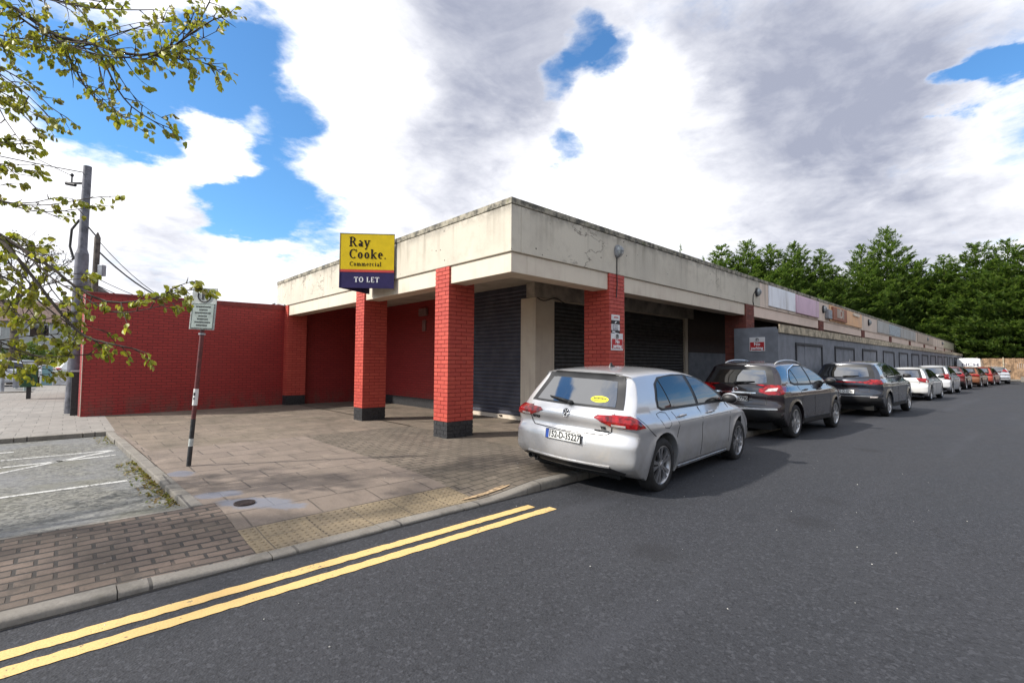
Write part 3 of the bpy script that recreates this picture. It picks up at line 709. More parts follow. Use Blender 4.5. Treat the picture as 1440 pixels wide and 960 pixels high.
hb = MB(); hb.box(7.97, 7.78, 3.055, 15.9, 8.05, 3.40); hb.build('header_beam', mat('greyed_cream_board', base=(.52,.47,.40), rough=.85, vary=.25, vscale=2), bld, bevel=.008)
s2 = shutter('Y', 7.90, 8.70, 11.3, .12, 3.02, M_SHUTBLK)
MB().box(8.70, 7.84, 3.02, 11.3, 7.93, 3.053).build('shutter_lintel', M_CREAM, s2)
MB().box(11.3, 7.82, .1, 11.75, 8.0, 3.053).build('cream_column', M_CREAM, bld)
s3 = shutter('Y', 7.90, 11.75, 15.35, .12, 3.02, M_SHUTBLK)
MB().box(11.75, 7.84, 3.02, 15.35, 7.93, 3.053).build('shutter_lintel', M_CREAM, s3)
MB().box(15.35, 7.82, .1, 15.55, 8.0, 3.053).build('cream_column', M_CREAM, bld)
MB().box(15.55, 7.80, 1.9, XE-.3, 8.0, 3.40).build('upper_wall', M_DARKBRICK, bld)
MB().box(15.55, 7.78, .0, XE-.3, 7.99, 1.90).build('boarded_front', M_HOARD, bld)
# cable drooping under the header
MB().tube([(8.05+.10*i, 7.76, 3.03-.05*math.sin(i*.75)) for i in range(12)], .012, 6).build('loose_cable', M_CABLE, bld)
# alarm box and its neighbour on the recessed wall, brass handle
ab = MB(); ab.box(7.98, 12.45, 2.92, 8.098, 12.85, 3.16); ab.build('alarm_box', mat('alarm_box_plastic', base=(.20,.12,.11), rough=.4), bld, bevel=.03)
MB().box(8.05, 12.55, 2.45, 8.098, 12.72, 2.80).build('junction_box', mat('junction_plastic', base=(.22,.12,.11)), bld, bevel=.01)
MB().box(8.02, 17.0, .5, 8.1, 17.1, 1.3).build('handle', M_CREAM, bld)
# boards, brackets and cables along the far fascia
def panel(x0, x1, z0, z1, m, label, th=.035, rounded=0):
    o = MB().box(x0, YF-th, z0, x1, YF+.001, z1).build('sign_panel', m, bevel=.008 if not rounded else rounded)
    tag(o, label, 'sign panel', 'old fascia panels'); return o
panel(16.45, 19.05, 3.38, 4.05, M_FWHITE, 'blank faded white sign panel on the long fascia')
panel(19.12, 21.85, 3.36, 4.02, M_FPINK, 'faded pink sign panel beside the blank white one', .06, .02)
t = thing('shop_sign', 'faded orange shop sign with brown lettered box at its end', 'shop sign', (23.6, YF-.04, 3.35))
MB().box(23.5, YF-.045, 3.36, 29.3, YF+.001, 4.04).build('panel', M_FORANGE, t, bevel=.01)
sbx = MB().box(23.7, YF-.12, 3.42, 26.0, YF-.046, 3.98).build('sign_box', M_FBROWN, t, bevel=.012)
lt = MB(); add_text(lt, 'IIDI', .52, (24.85, YF-.124, 3.72), (1,0,0), (0,0,1), .02, .006, sx=1.5); lt.build('lettering', M_FCREAM, sbx)
MB().box(27.4, YF-.10, 3.86, 28.6, YF-.046, 4.0).build('bracket', M_CREAM, t)
for x0, x1, m, lb_ in ((33.2, 36.6, M_FGREY, 'pale grey weathered panel nearest the orange sign'), (36.7, 40.5, mat('faded_blue_panel', base=(.40,.45,.48), vary=.2), 'pale blue weathered panel on the long fascia'),
                   (40.6, 47.0, M_FGREY, 'long pale grey panel past the pale blue one'), (48, 57, M_FCREAM, 'long streaked cream panel towards the far end of the fascia'), (66, 76, mat('faded_yellow_panel', base=(.56,.52,.38), vary=.2), 'yellowish panel at the far end of the fascia')):
    panel(x0, x1, 3.36, 4.03, m, lb_)
def lamp(x, z, s, label, dark=False):
    t = thing('bulkhead_lamp', label, 'lamp', (x, YF-.003, z), 'bulkhead lamps on the fascia')
    c = (x, YF-.003, z)
    def oval(mb, prof): return mb.grid(lambda u, v: (x+math.cos(6.2832*u)*prof[round(v*(len(prof)-1))][0]*.78, YF-.003-prof[round(v*(len(prof)-1))][1], z+math.sin(6.2832*u)*prof[round(v*(len(prof)-1))][0]*1.15), 20, len(prof)-1)
    oval(MB(), [(s,0),(s,.04),(s*.86,.06),(s*.8,.045)]).build('housing', M_HOARDTRIM if dark else M_GALV, t, smooth=True)
    oval(MB(), [(s*.82,.045),(s*.74,.085),(s*.5,.115),(.001,.125)]).build('glass', M_LAMPGLASS, t, smooth=True)
    gmb = MB()
    for k in (-.4, 0, .4): gmb.tube([(x+k*s*.9, YF-.06, z-s*1.0), (x+k*s*.9, YF-.125, z-s*.5), (x+k*s*.9, YF-.14, z), (x+k*s*.9, YF-.125, z+s*.5), (x+k*s*.9, YF-.06, z+s*1.0)], .006, 5)
    gmb.tube([(x-s*.75, YF-.06, z), (x-s*.4, YF-.13, z), (x+s*.4, YF-.13, z), (x+s*.75, YF-.06, z)], .006, 5)
    gmb.build('guard', M_GALV, t); return t
lt = lamp(8.06, 3.76, .115, 'grey caged bulkhead lamp above the red pillar with stickers')
MB().tube([(8.05, YF-.012, 3.65), (8.05, YF-.012, 3.29), (8.05, YF-.018, 3.1), (8.02, YF-.018, 2.82)], .010, 6).build('cable', M_CABLE, lt)
lt = lamp(15.45, 3.72, .12, 'dark round bulkhead lamp beside the blank white panel', True)
MB().tube([(15.35, YF-.012, 3.75), (15.18, YF-.012, 3.6), (15.15, YF-.012, 3.4), (15.2, YF-.012, 3.3)], .012, 6).build('cable', M_CABLE, lt)
lamp(22.6, 3.78, .14, 'dark bulkhead lamp between the pink panel and the orange sign', True)
t_ = MB().box(22.9, YF-.14, 3.42, 23.45, YF, 3.80).build('meter_box', M_GALV, bevel=.02); tag(t_, 'small grey meter box on the fascia left of the orange sign', 'box')
for x, lb_ in ((31.0, 'dark lamp just past the orange sign on the fascia'), (53.5, 'dark lamp on the streaked cream panel far along the fascia'), (64.5, 'dark lamp left of the yellowish far panel'), (77.5, 'dark lamp at the far corner of the fascia')):
    lamp(x, 3.76, .15, lb_, True)
# small plants rooted on the parapet
for i, (x, h) in enumerate(((10.9, .24), (12.1, .15), (13.0, .10))):
    w = MB(); rr = random.Random(i)
    for k in range(14):
        a = rr.uniform(0, 6.28); z = rr.uniform(.1, 1)*h; L = .06*(1.2-z/h); w.add([(x, YF+.1, ZT+z), (x+math.cos(a)*L, YF+.1+math.sin(a)*L, ZT+z+.02), (x+math.cos(a)*L*.5, YF+.1+math.sin(a)*L*.5+.015, ZT+z+.05)], [(0,1,2)])
    w.tube([(x, YF+.1, ZT-.02), (x, YF+.1, ZT+h)], .006, 5)
    tag(w.build('seedling', M_CONIF), ('taller seedling sprouting from the parapet of the shops', 'smaller seedling on the parapet right of the taller one', 'tiny seedling on the parapet nearest the trees')[i], 'plant', 'seedlings on the parapet')
# stickers and notices on the red pillar
t = thing('no_parking_sign', 'red and white No parking sign on the red brick pillar', 'sign', (8.03, YF-.01, 1.78), 'No parking signs')
MB().box(7.84, YF-.022, 1.76, 8.24, YF-.005, 2.10).build('plate', M_SIGNWHITE, t, bevel=.004)
MB().box(7.86, YF-.026, 1.80, 8.22, YF-.0215, 1.985).build('red_panel', M_SIGNRED, t)
l_ = MB(); add_text(l_, 'No', .105, (8.04, YF-.027, 1.935), (1,0,0), (0,0,1), .004, .002); l_.build('lettering', M_WHITETXT, t); l_ = MB(); add_text(l_, 'parking', .10, (8.04, YF-.027, 1.845), (1,0,0), (0,0,1), .004, .002, sx=.95); l_.build('lettering', M_WHITETXT, t)
l_ = MB(); add_text(l_, 'P', .075, (8.04, YF-.023, 2.04), (1,0,0), (0,0,1), .002, .002)
l_.tube([(8.04+.042*math.cos(a*.4), YF-.024, 2.04+.042*math.sin(a*.4)) for a in range(17)], .005, 5); l_.tube([(8.01, YF-.024, 2.07), (8.07, YF-.024, 2.01)], .005, 5); l_.build('symbol', M_BLACKTXT, t)
for (z0, z1, mm, lb_, gl) in ((2.36, 2.47, M_SIGNWHITE, 'white sticker, topmost of the stack on the red pillar', 1), (2.285, 2.355, M_PLASTIC, 'black sticker with white flash on the red pillar', 2), (2.16, 2.28, M_SIGNWHITE, 'pale sticker with dark print below the black one', 3), (2.08, 2.155, M_PLASTIC, 'black and white sticker just above the No parking sign', 4)):
    t = thing('sticker', lb_, 'sticker', (7.98, YF-.008, z0), 'stickers on the red pillar'); MB().box(7.86, YF-.014, z0, 8.14, YF-.004, z1).build('sheet', mm, t)
    g_ = MB(); zc = (z0+z1)/2
    if gl == 1:
        for k in range(5): g_.obox((7.95+k*.03, YF-.015, zc+(.01 if k % 2 else 0)), (.013,0,0), (0,.001,0), (0,0,.012))
        g_.build('print', M_SIGNRED, t)
    elif gl == 2: g_.prism([(7.96, zc-.02), (7.99, zc-.025), (8.04, zc+.02), (8.0, zc+.022)], lambda p, s_: (p[0], YF-.0145-.002*s_, p[1])); g_.build('print', M_WHITETXT, t)
    elif gl == 3:
        for k in range(6): g_.obox((7.92+(k % 3)*.06, YF-.015, zc+(.03 if k < 3 else -.01)), (.022,0,0), (0,.001,0), (0,0,.008))
        g_.obox((7.99, YF-.015, zc-.045), (.09,0,0), (0,.001,0), (0,0,.007)); g_.build('print', M_NAVYBD, t)
    else:
        g_.obox((7.93, YF-.015, zc+.012), (.05,0,.003), (0,.001,0), (0,0,.012)); g_.obox((8.03, YF-.015, zc-.018), (.07,0,-.003), (0,.001,0), (0,0,.010)); g_.build('print', M_WHITETXT, t)
# ---------------------------------------------------------------- V-shaped letting board
apex, er, eb = Vector((4.20, 9.93, 0)), Vector((5.10, 9.20, 0)), Vector((5.12, 10.40, 0)); z0, z1 = 3.07, 4.24
t = thing('letting_board', 'yellow and navy V-shaped TO LET board on the cream fascia', 'sign', (apex.x, apex.y, z0))
def vpanel(a, b, name, za=0, zb=0):
    d = (b-a); L = d.length; xd = d.normalized(); nrm = Vector((xd.y, -xd.x, 0))
    def bx(u0, u1, w0, w1, t0, t1): 
        mb = MB(); pts = [a+xd*u+Vector((0,0,z0+w))+nrm*t_ for t_ in (t0, t1) for w in (w0, w1) for u in (u0, u1)]
        return mb.add(pts, [(0,2,3,1),(4,5,7,6),(0,1,5,4),(2,6,7,3),(0,4,6,2),(1,3,7,5)])
    H = z1-z0
    p = bx(0, L, 0, H, -.02, 0).build(name, M_NAVYBD, t, bevel=.003)
    bx(.004, L-.004, .40, H-.004, 0, .004).build('yellow_field', M_YELLOWBD, p)
    bx(.004, L-.004, .345, .398, 0, .004).build('red_stripe', M_REDBD, p)
    bx(.0, L, H-.0, H+.012, -.025, .008).build('edging', M_GALV, p)
    return p, xd, nrm, L
p, xd, nrm, L = vpanel(apex, er, 'panel')
U = Vector((0,0,1))
# lettering: seriffed glyphs drawn as thick and thin strokes
def serif_text(mb, s, h, origin, xd, nd, wt=.17, track=.10, depth=.003):
    thin = wt*.45
    def arc(cx, cy, rx, ry, a0, a1, n=14): return [(cx+rx*math.cos(R(a0+(a1-a0)*i/n)), cy+ry*math.sin(R(a0+(a1-a0)*i/n))) for i in range(n+1)]
    V = lambda x, y0, y1, w=wt: ('p', [(x-w/2,y0),(x+w/2,y0),(x+w/2,y1),(x-w/2,y1)])
    Hh = lambda x0, x1, y, w=None: ('p', [(x0,y-(w or thin)/2),(x1,y-(w or thin)/2),(x1,y+(w or thin)/2),(x0,y+(w or thin)/2)])
    S = lambda x, y, w=.34: Hh(x-w/2, x+w/2, y+(thin/2 if y < .3 else -thin/2))
    def ring(cx, cy, rx, ry, a0=0, a1=360): return ('r', cx, cy, rx, ry, a0, a1)
    D = lambda a, b, w=wt: ('d', a, b, w)
    x_ = .68
    G = {'R': (.80, [V(.18,0,1), S(.18,0), S(.16,1,.3), ring(.38,.75,.27,.25,-90,90), Hh(.18,.40,.985), Hh(.18,.42,.5), D((.40,.5),(.70,0)), S(.72,0,.24)]),
         'C': (.78, [ring(.44,.5,.40,.5,48,312), V(.74,.70,.97,thin)]),
         'T': (.76, [V(.38,0,1), S(.38,0), Hh(.04,.72,.955), V(.06,.74,.97,thin), V(.70,.74,.97,thin)]),
         'O': (.88, [ring(.44,.5,.40,.5)]), 'L': (.68, [V(.2,0,1), S(.2,1), S(.2,0,.3), Hh(.2,.62,.045), V(.60,.0,.28,thin)]),
         'E': (.72, [V(.2,0,1), Hh(.08,.62,.955), Hh(.08,.64,.045), Hh(.2,.5,.51), V(.60,.74,.98,thin), V(.62,.02,.28,thin)]),
         'a': (.60, [V(.43,0,.5), ring(.27,.47,.17,.20,0,150), ring(.25,.18,.17,.18), S(.48,0,.16)]),
         'y': (.62, [D((.10,x_),(.32,.02)), D((.54,x_),(.22,-.28),thin*1.3), S(.12,x_,.26), S(.52,x_,.24), ring(.17,-.24,.08,.08)]),
         'o': (.62, [ring(.31,.34,.26,.34)]), 'e': (.58, [ring(.29,.34,.25,.34,0,312), Hh(.10,.53,.37)]),
         'k': (.68, [V(.17,0,1), S(.17,0,.28), S(.13,1,.2), D((.22,.30),(.52,x_),thin*1.3), D((.30,.40),(.56,0)), S(.56,0,.22), S(.52,x_,.22)]),
         'm': (.98, [V(.17,0,x_), V(.48,0,.5), V(.80,0,.5), ring(.32,.5,.17,.18,0,180), ring(.64,.5,.17,.18,0,180), S(.17,0,.24), S(.48,0,.22), S(.80,0,.24), S(.11,x_,.2)]),
         'r': (.48, [V(.17,0,x_), ring(.33,.45,.16,.22,60,180), S(.17,0,.26), S(.11,x_,.2), ring(.40,.58,.06,.07)]),
         'c': (.54, [ring(.29,.34,.25,.34,50,310)]), 'i': (.32, [V(.16,0,x_), S(.16,0,.26), S(.11,x_,.16), ring(.16,.88,.07,.07)]),
         'l': (.32, [V(.16,0,1), S(.16,0,.26), S(.11,1,.16)]), '.': (.28, [ring(.14,.07,.07,.07)]), ' ': (.32, [])}
    x = 0.0
    def emit(poly): mb.prism(poly, lambda p, k: Vector(origin)+xd*(p[0]*h)+U*(p[1]*h)+nd*(depth*k))
    for ch in s:
        w, st = G[ch]
        for g in st:
            if g[0] == 'p': emit([(x+a, b) for a, b in g[1]])
            elif g[0] == 'd':
                a, b, ww = Vector(g[1]), Vector(g[2]), g[3]; emit([(x+a.x-ww/2, a.y), (x+a.x+ww/2, a.y), (x+b.x+ww/2, b.y), (x+b.x-ww/2, b.y)])
            else:
                _, cx, cy, rx, ry, a0, a1 = g; n = 18; full = (a1-a0 >= 360)
                small = rx < .1
                for i in range(n):
                    q = []
                    for j in (i, i+1):
                        A = R(a0+(a1-a0)*j/n); q.append((x+cx+rx*math.cos(A), cy+ry*math.sin(A)))
                    for j in (i+1, i):
                        A = R(a0+(a1-a0)*j/n); q.append((x+cx+(0 if small else max(.01, rx-wt))*math.cos(A), cy+(0 if small else max(.01, ry-thin))*math.sin(A)))
                    if small: q = q[:3]
                    emit(q)
        x += w+track
    return x*h
lm = MB(); base = apex+nrm*.0045
serif_text(lm, 'Ray', .205, base+xd*.20+U*(z0+.895), xd, nrm, .19, .06)
lm.build('lettering', M_BROWNTXT, p); lm = MB(); serif_text(lm, 'Cooke.', .205, base+xd*.20+U*(z0+.635), xd, nrm, .19, .06)
lm.build('lettering', M_BROWNTXT, p); lm = MB(); serif_text(lm, 'Commercial', .095, base+xd*.215+U*(z0+.475), xd, nrm, .17, .09)
lm.build('lettering', M_BROWNTXT, p)
lm = MB(); serif_text(lm, 'TO LET', .115, base+xd*.315-nrm*.0035+U*(z0+.125), xd, nrm, .20, .10); lm.build('lettering', M_WHITETXT, p)
p2, xd2, nrm2, L2 = vpanel(eb, apex, 'panel')
MB().box(5.0, 9.3, z0+.5, 5.149, 10.3, z0+.56).build('bracket', M_GALV, t)
# ---------------------------------------------------------------- boundary wall
wa, wc = Vector((.30, 15.75, 0)), Vector((5.146, 16.35, 0)); d = (wc-wa).normalized(); nn = Vector((-d.y, d.x, 0))
t = thing('brick_wall', 'tall red painted brick wall running left from the shops', 'wall', tuple(wa))
def slab(mb, a, b, z0, z1a, z1b, th, off=0):
    q = [a+nn*off, b+nn*off, b+nn*(off+th), a+nn*(off+th)]
    return mb.add([(p.x, p.y, z0) for p in q]+[(q[0].x, q[0].y, z1a), (q[1].x, q[1].y, z1b), (q[2].x, q[2].y, z1b), (q[3].x, q[3].y, z1a)], [(0,3,2,1),(4,5,6,7),(0,1,5,4),(1,2,6,5),(2,3,7,6),(3,0,4,7)])
slab(MB(), wa, wc, .0, 3.13, 3.26, .33).build('wall', M_WALL, t)
slab(MB(), wa-d*.005, wc, 3.12, 3.18, 3.31, .35, -.01).build('coping', mat('red_coping', base=(.17,.017,.016), rough=.6), t, bevel=.01)
MB().obox(wa+Vector((-.004,.16,1.6)), (.006,0,0), (0,.17,0), (0,0,1.5)).build('edge_trim', M_CREAM, t)
# ---------------------------------------------------------------- hoarding along the street
t = thing('hoarding', 'long grey painted plywood hoarding with weathered timber capping', 'hoarding', (14.5, 4.65, 0))
MB().box(14.5, 4.69, .05, 14.55, 5.85, 2.56).build('end_panel', M_HOARD, t)
xs = np.linspace(14.5, 73.5, 26)
hp = MB()
for a, b in zip(xs[:-1], xs[1:]):
    ha, hb_ = 2.50+.22*(a-14.5)/59, 2.50+.22*(b-14.5)/59; j = random.uniform(-.004, .004)
    hp.add([(a, 4.65+j, .05), (b-.008, 4.65+j, .05), (b-.008, 4.65+j, hb_), (a, 4.65+j, ha), (a, 4.688, .05), (b-.008, 4.688, .05), (b-.008, 4.688, hb_), (a, 4.688, ha)], [(0,1,2,3),(4,7,6,5),(0,4,5,1),(3,2,6,7),(0,3,7,4),(1,5,6,2)])
hp.build('side_panel', M_HOARD, t)
MB().add([(14.52, 4.60, 2.40), (73.5, 4.60, 2.62), (73.5, 4.60, 2.85), (14.52, 4.60, 2.63), (14.52, 4.645, 2.40), (73.5, 4.645, 2.62), (73.5, 4.645, 2.85), (14.52, 4.645, 2.63)], [(0,1,2,3),(4,7,6,5),(0,4,5,1),(3,2,6,7),(0,3,7,4),(1,5,6,2)]).build('capping_board', M_TIMBER, t)
x = 15.95
while x < 70:
    w = 2.75 if x < 17 else 2.9; f_ = MB(); zt = 2.10+.0035*(x-15)
    for (a, b, c, d_) in ((x, x+.07, .4, zt), (x+w-.07, x+w, .4, zt), (x, x+w, zt, zt+.07)): f_.box(a, 4.615, c, b, 4.646, d_)
    f_.build('panel_frame', M_HOARDTRIM, t); x += 4.35
t = thing('no_parking_sign', 'red and white No parking sign on the grey hoarding end', 'sign', (14.5, 5.2, 1.9), 'No parking signs')
MB().box(14.478, 4.99, 1.88, 14.498, 5.41, 2.28).build('plate', M_SIGNWHITE, t, bevel=.004)
MB().box(14.472, 5.01, 1.91, 14.4775, 5.39, 2.14).build('red_panel', M_SIGNRED, t)
l_ = MB(); add_text(l_, 'No', .125, (14.471, 5.20, 2.085), (0,-1,0), (0,0,1), .004, .002); l_.build('lettering', M_WHITETXT, t); l_ = MB(); add_text(l_, 'parking', .11, (14.471, 5.20, 1.97), (0,-1,0), (0,0,1), .004, .002); l_.build('lettering', M_WHITETXT, t)
l_ = MB(); add_text(l_, 'P', .08, (14.477, 5.20, 2.21), (0,-1,0), (0,0,1), .002, .002); l_.tube([(14.476, 5.20+.045*math.cos(a*.4), 2.21+.045*math.sin(a*.4)) for a in range(17)], .005, 5); l_.build('symbol', M_BLACKTXT, t)
# ---------------------------------------------------------------- cars
def catmull(P, seg=.05):
    out = []; n = len(P)
    for i in range(n-1):
        p0, p1, p2, p3 = P[max(i-1,0)], P[i], P[i+1], P[min(i+2,n-1)]
        L = math.hypot(p2[0]-p1[0], p2[1]-p1[1]); k = max(2, int(L/seg))
        for j in range(k):
            t = j/k; t2, t3 = t*t, t*t*t
            out.append(tuple(.5*(2*b+(c-a)*t+(2*a-5*b+4*c-d)*t2+(3*b-a-3*c+d)*t3) for a, b, c, d in zip(p0, p1, p2, p3)))
    out.append(P[-1]); return out
class Car: pass
def car_body(sp):
    """closed body surface from a side silhouette, a width function and a rounding profile along the silhouette"""
    L, W2, ax0, ax1, wr, gc = sp['L'], sp['W']/2, sp['ax'][0], sp['ax'][1], sp['wr'], sp.get('gc', .20)
    up = sp['sil']                                      # (x, z, c, r) from rear bottom over the roof to front bottom
    top = catmull([tuple(float(v) for v in p) for p in up], .045)
    ra = wr+.055
    def arch(ax):
        h = wr-gc; hw = math.sqrt(max(.01, ra*ra-(wr-gc)**2)); a0 = math.atan2(gc-wr, hw); a1 = math.pi-a0
        return [(ax+ra*math.cos(a0+(a1-a0)*i/22), wr+ra*math.sin(a0+(a1-a0)*i/22), 0, .014) for i in range(23)]
    def line(a, b): 
        k = max(2, int(abs(b[0]-a[0])/.06)); return [(a[0]+(b[0]-a[0])*i/k, a[1]+(b[1]-a[1])*i/k, 0, .03) for i in range(1, k)]
    A1, A0 = arch(ax1), arch(ax0)
    bot = line(top[-1], A1[0]) + A1 + line(A1[-1], A0[0]) + A0 + line(A0[-1], top[0])
    C = top+bot; n = len(C); nt_ = len(top)
    X = np.array([p[0] for p in C]); Z = np.array([p[1] for p in C]); cc = np.array([p[2] for p in C]); rr = np.array([p[3] for p in C])
    tx = np.roll(X, -1)-np.roll(X, 1); tz = np.roll(Z, -1)-np.roll(Z, 1); l = np.hypot(tx, tz)+1e-9; nx, nz = tz/l, -tx/l
    # smooth the normals and rounding along the upper outline so insets never fold
    for _ in range(6):
        for a in (nx, nz, cc, rr):
            b = a.copy(); b[1:nt_-1] = .25*a[:nt_-2]+.5*a[1:nt_-1]+.25*a[2:nt_]; a[:] = b
    l = np.hypot(nx, nz); nx /= l; nz /= l
    belt, zr, yr = sp['belt'], sp['zroof'], sp['yroof']; ls = sp.get('crease', .78); taper = sp.get('ftaper', .10); rt = sp.get('rtaper', .05)
    def Wf(x, z):
        w = W2
        if z < .55: w -= .045*((.55-z)/.35)**2*1.0
        if z > .62: w -= .026*min(1, (z-.62)/max(.05, belt-.62))**2 + .056*sstep(belt-.13, belt+.01, z)
        w += .012*math.exp(-((z-ls)/.045)**2)
        if z > belt: 
            k = min(1.15, (z-belt)/(zr-belt)); w = (W2-.082)+(yr-(W2-.082))*k**1.3
            w += .006*math.sin(math.pi*min(1, k))
        u = x/L
        if u > .72: w -= taper*((u-.72)/.28)**2
        if u < .22: w -= rt*((.22-u)/.22)**2
        for ax in (ax0, ax1):
            dd = abs(math.hypot(x-ax, z-wr)-ra)
            if z > gc and z < belt: w += .014*math.exp(-(dd/.05)**2)
        return max(.05, w)
    S = [0, .12, .25, .37, .48, .58, .67, .75, .82, .87, .91, .945, .97, .988, .997, 1.0]
    zs = max(wr+ra+.05, sp.get('zs', .80)); x0s, x1s = sp.get('spine', (.55, L-.75))
    K = [.04, .10, .18, .27, .37, .47, .57, .67, .77, .87, .95, 1.0]
    rows = []
    for i in range(n):
        row = []; c, r = cc[i], rr[i]
        for s in S:
            d = c*s*s + r*(1-(1-s**6)**(1/2.2)) if s < 1 else c+r
            x, z = X[i]+nx[i]*d, Z[i]+nz[i]*d
            row.append((x, s*Wf(x, z), z))
        xe, _, ze = row[-1]; xs_ = min(max(xe, x0s), x1s)
        for k in K:
            x, z = xe+(xs_-xe)*k, ze+(zs-ze)*k; row.append((x, Wf(x, z), z))
        rows.append(row)
    m = len(rows[0]); mb = MB()
    for sg in (1, -1):
        b = len(mb.v)
        for row in rows: mb.v += [(x, sg*y, z) for x, y, z in row]
        for i in range(n):
            for j in range(m-1):
                a, a2 = b+i*m+j, b+((i+1) % n)*m+j
                for t_ in (((a, a2, a2+1), (a, a2+1, a+1)) if sg > 0 else ((a, a2+1, a2), (a, a+1, a2+1))): mb.f.append(t_); mb.m.append(0)
    return mb
def bvh_of(mb): return BVHTree.FromPolygons([Vector(v) for v in mb.v], [f for f in mb.f if len(set(f)) > 2])
AX = {'R': (lambda p: Vector((-2, p[0], p[1])), Vector((1,0,0))), 'F': (lambda p: Vector((9, p[0], p[1])), Vector((-1,0,0))),
      'S': (lambda p: Vector((p[0], -3, p[1])), Vector((0,1,0))), 'P': (lambda p: Vector((p[0], 3, p[1])), Vector((0,-1,0))), 'T': (lambda p: Vector((p[0], p[1], 4)), Vector((0,0,-1)))}
def patch(mb, bvh, poly, axis, off=.004, step=.07, skirt=.02, mi=0):
    """a polygon laid on to the body from one side: a thin curved shell standing `off` proud of the surface"""
    bm = bmesh.new(); vs = [bm.verts.new((p[0], p[1], 0)) for p in poly]; bm.faces.new(vs)
    lo = [min(p[k] for p in poly) for k in (0,1)]; hi = [max(p[k] for p in poly) for k in (0,1)]
    for k in (0, 1):
        c = lo[k]+step
        while c < hi[k]-step*.3:
            co_ = Vector((c, 0, 0)) if k == 0 else Vector((0, c, 0)); no = Vector((1,0,0)) if k == 0 else Vector((0,1,0))
            bmesh.ops.bisect_plane(bm, geom=bm.verts[:]+bm.edges[:]+bm.faces[:], plane_co=co_, plane_no=no, dist=1e-5); c += step
    bmesh.ops.triangulate(bm, faces=bm.faces[:])
    org, dr = AX[axis]; bm.verts.index_update(); P = []; N = []
    for v in bm.verts:
        h = bvh.ray_cast(org(v.co), dr)
        if h[0] is None or (h[3] > 6): h = bvh.find_nearest(org(v.co)+dr*2.2)
        nn_ = h[1] if h[1].dot(dr) < 0 else -h[1]
        P.append(h[0]); N.append(nn_)
    b = len(mb.v); n = len(P)
    mb.v += [tuple(p+q*off) for p, q in zip(P, N)]
    flip = axis in ('S', 'F', 'T')
    for f in bm.faces:
        ids = [v.index for v in f.verts]; q = [Vector(mb.v[b+i]) for i in ids]; nrm = (q[1]-q[0]).cross(q[2]-q[0])
        if nrm.dot(dr) > 0: ids = ids[::-1]
        mb.f.append(tuple(b+i for i in ids)); mb.m.append(mi)
    if skirt:
        mp = {}
        for e in bm.edges:
            if len(e.link_faces) == 1:
                for v in e.verts:
                    if v.index not in mp: mp[v.index] = len(mb.v); mb.v.append(tuple(P[v.index]-N[v.index]*skirt))
                i, j = e.verts[0].index, e.verts[1].index; mb.f.append((b+i, b+j, mp[j], mp[i])); mb.m.append(mi)
    bm.free()
def strip(mb, bvh, line, w, axis, off=.003, step=.06, skirt=.006, closed=False):
    """a narrow band along a polyline laid on to the body (panel gaps, trims)"""
    P = [Vector(p) for p in line]
    if closed: P.append(P[0])
    Q = [P[0]]
    for a, b in zip(P[:-1], P[1:]):
        k = max(1, int((b-a).length/step)); Q += [a.lerp(b, i/k) for i in range(1, k+1)]
    org, dr = AX[axis]; vs = []
    for i, p in enumerate(Q):
        t = (Q[min(i+1, len(Q)-1)]-Q[max(i-1, 0)]).normalized(); nn_ = Vector((-t.y, t.x))*w/2
        for q, o_ in ((p+nn_, -skirt), (p+nn_, off), (p-nn_, off), (p-nn_, -skirt)):
            h = bvh.ray_cast(org(q), dr)
            if h[0] is None or h[3] > 6: h = bvh.find_nearest(org(q)+dr*2.2)
            n_ = h[1] if h[1].dot(dr) < 0 else -h[1]; vs.append(h[0]+n_*o_)
    fs = []
    for i in range(len(Q)-1):
        for k in range(3): a = 4*i+k; fs.append((a, a+1, a+5, a+4))
    mb.add(vs, fs)
def on(bvh, p, axis, off=0):
    org, dr = AX[axis]; h = bvh.ray_cast(org(p), dr)
    if h[0] is None or h[3] > 6: h = bvh.find_nearest(org(p)+dr*2.2)
    n_ = h[1] if h[1].dot(dr) < 0 else -h[1]; return h[0]+n_*off, n_
M_RIMDARK = mat('dark_metal_parts', base=(.03,.03,.03), rough=.7, metal=.3)  # dark metal for brake discs, exhaust pipes and rear badges
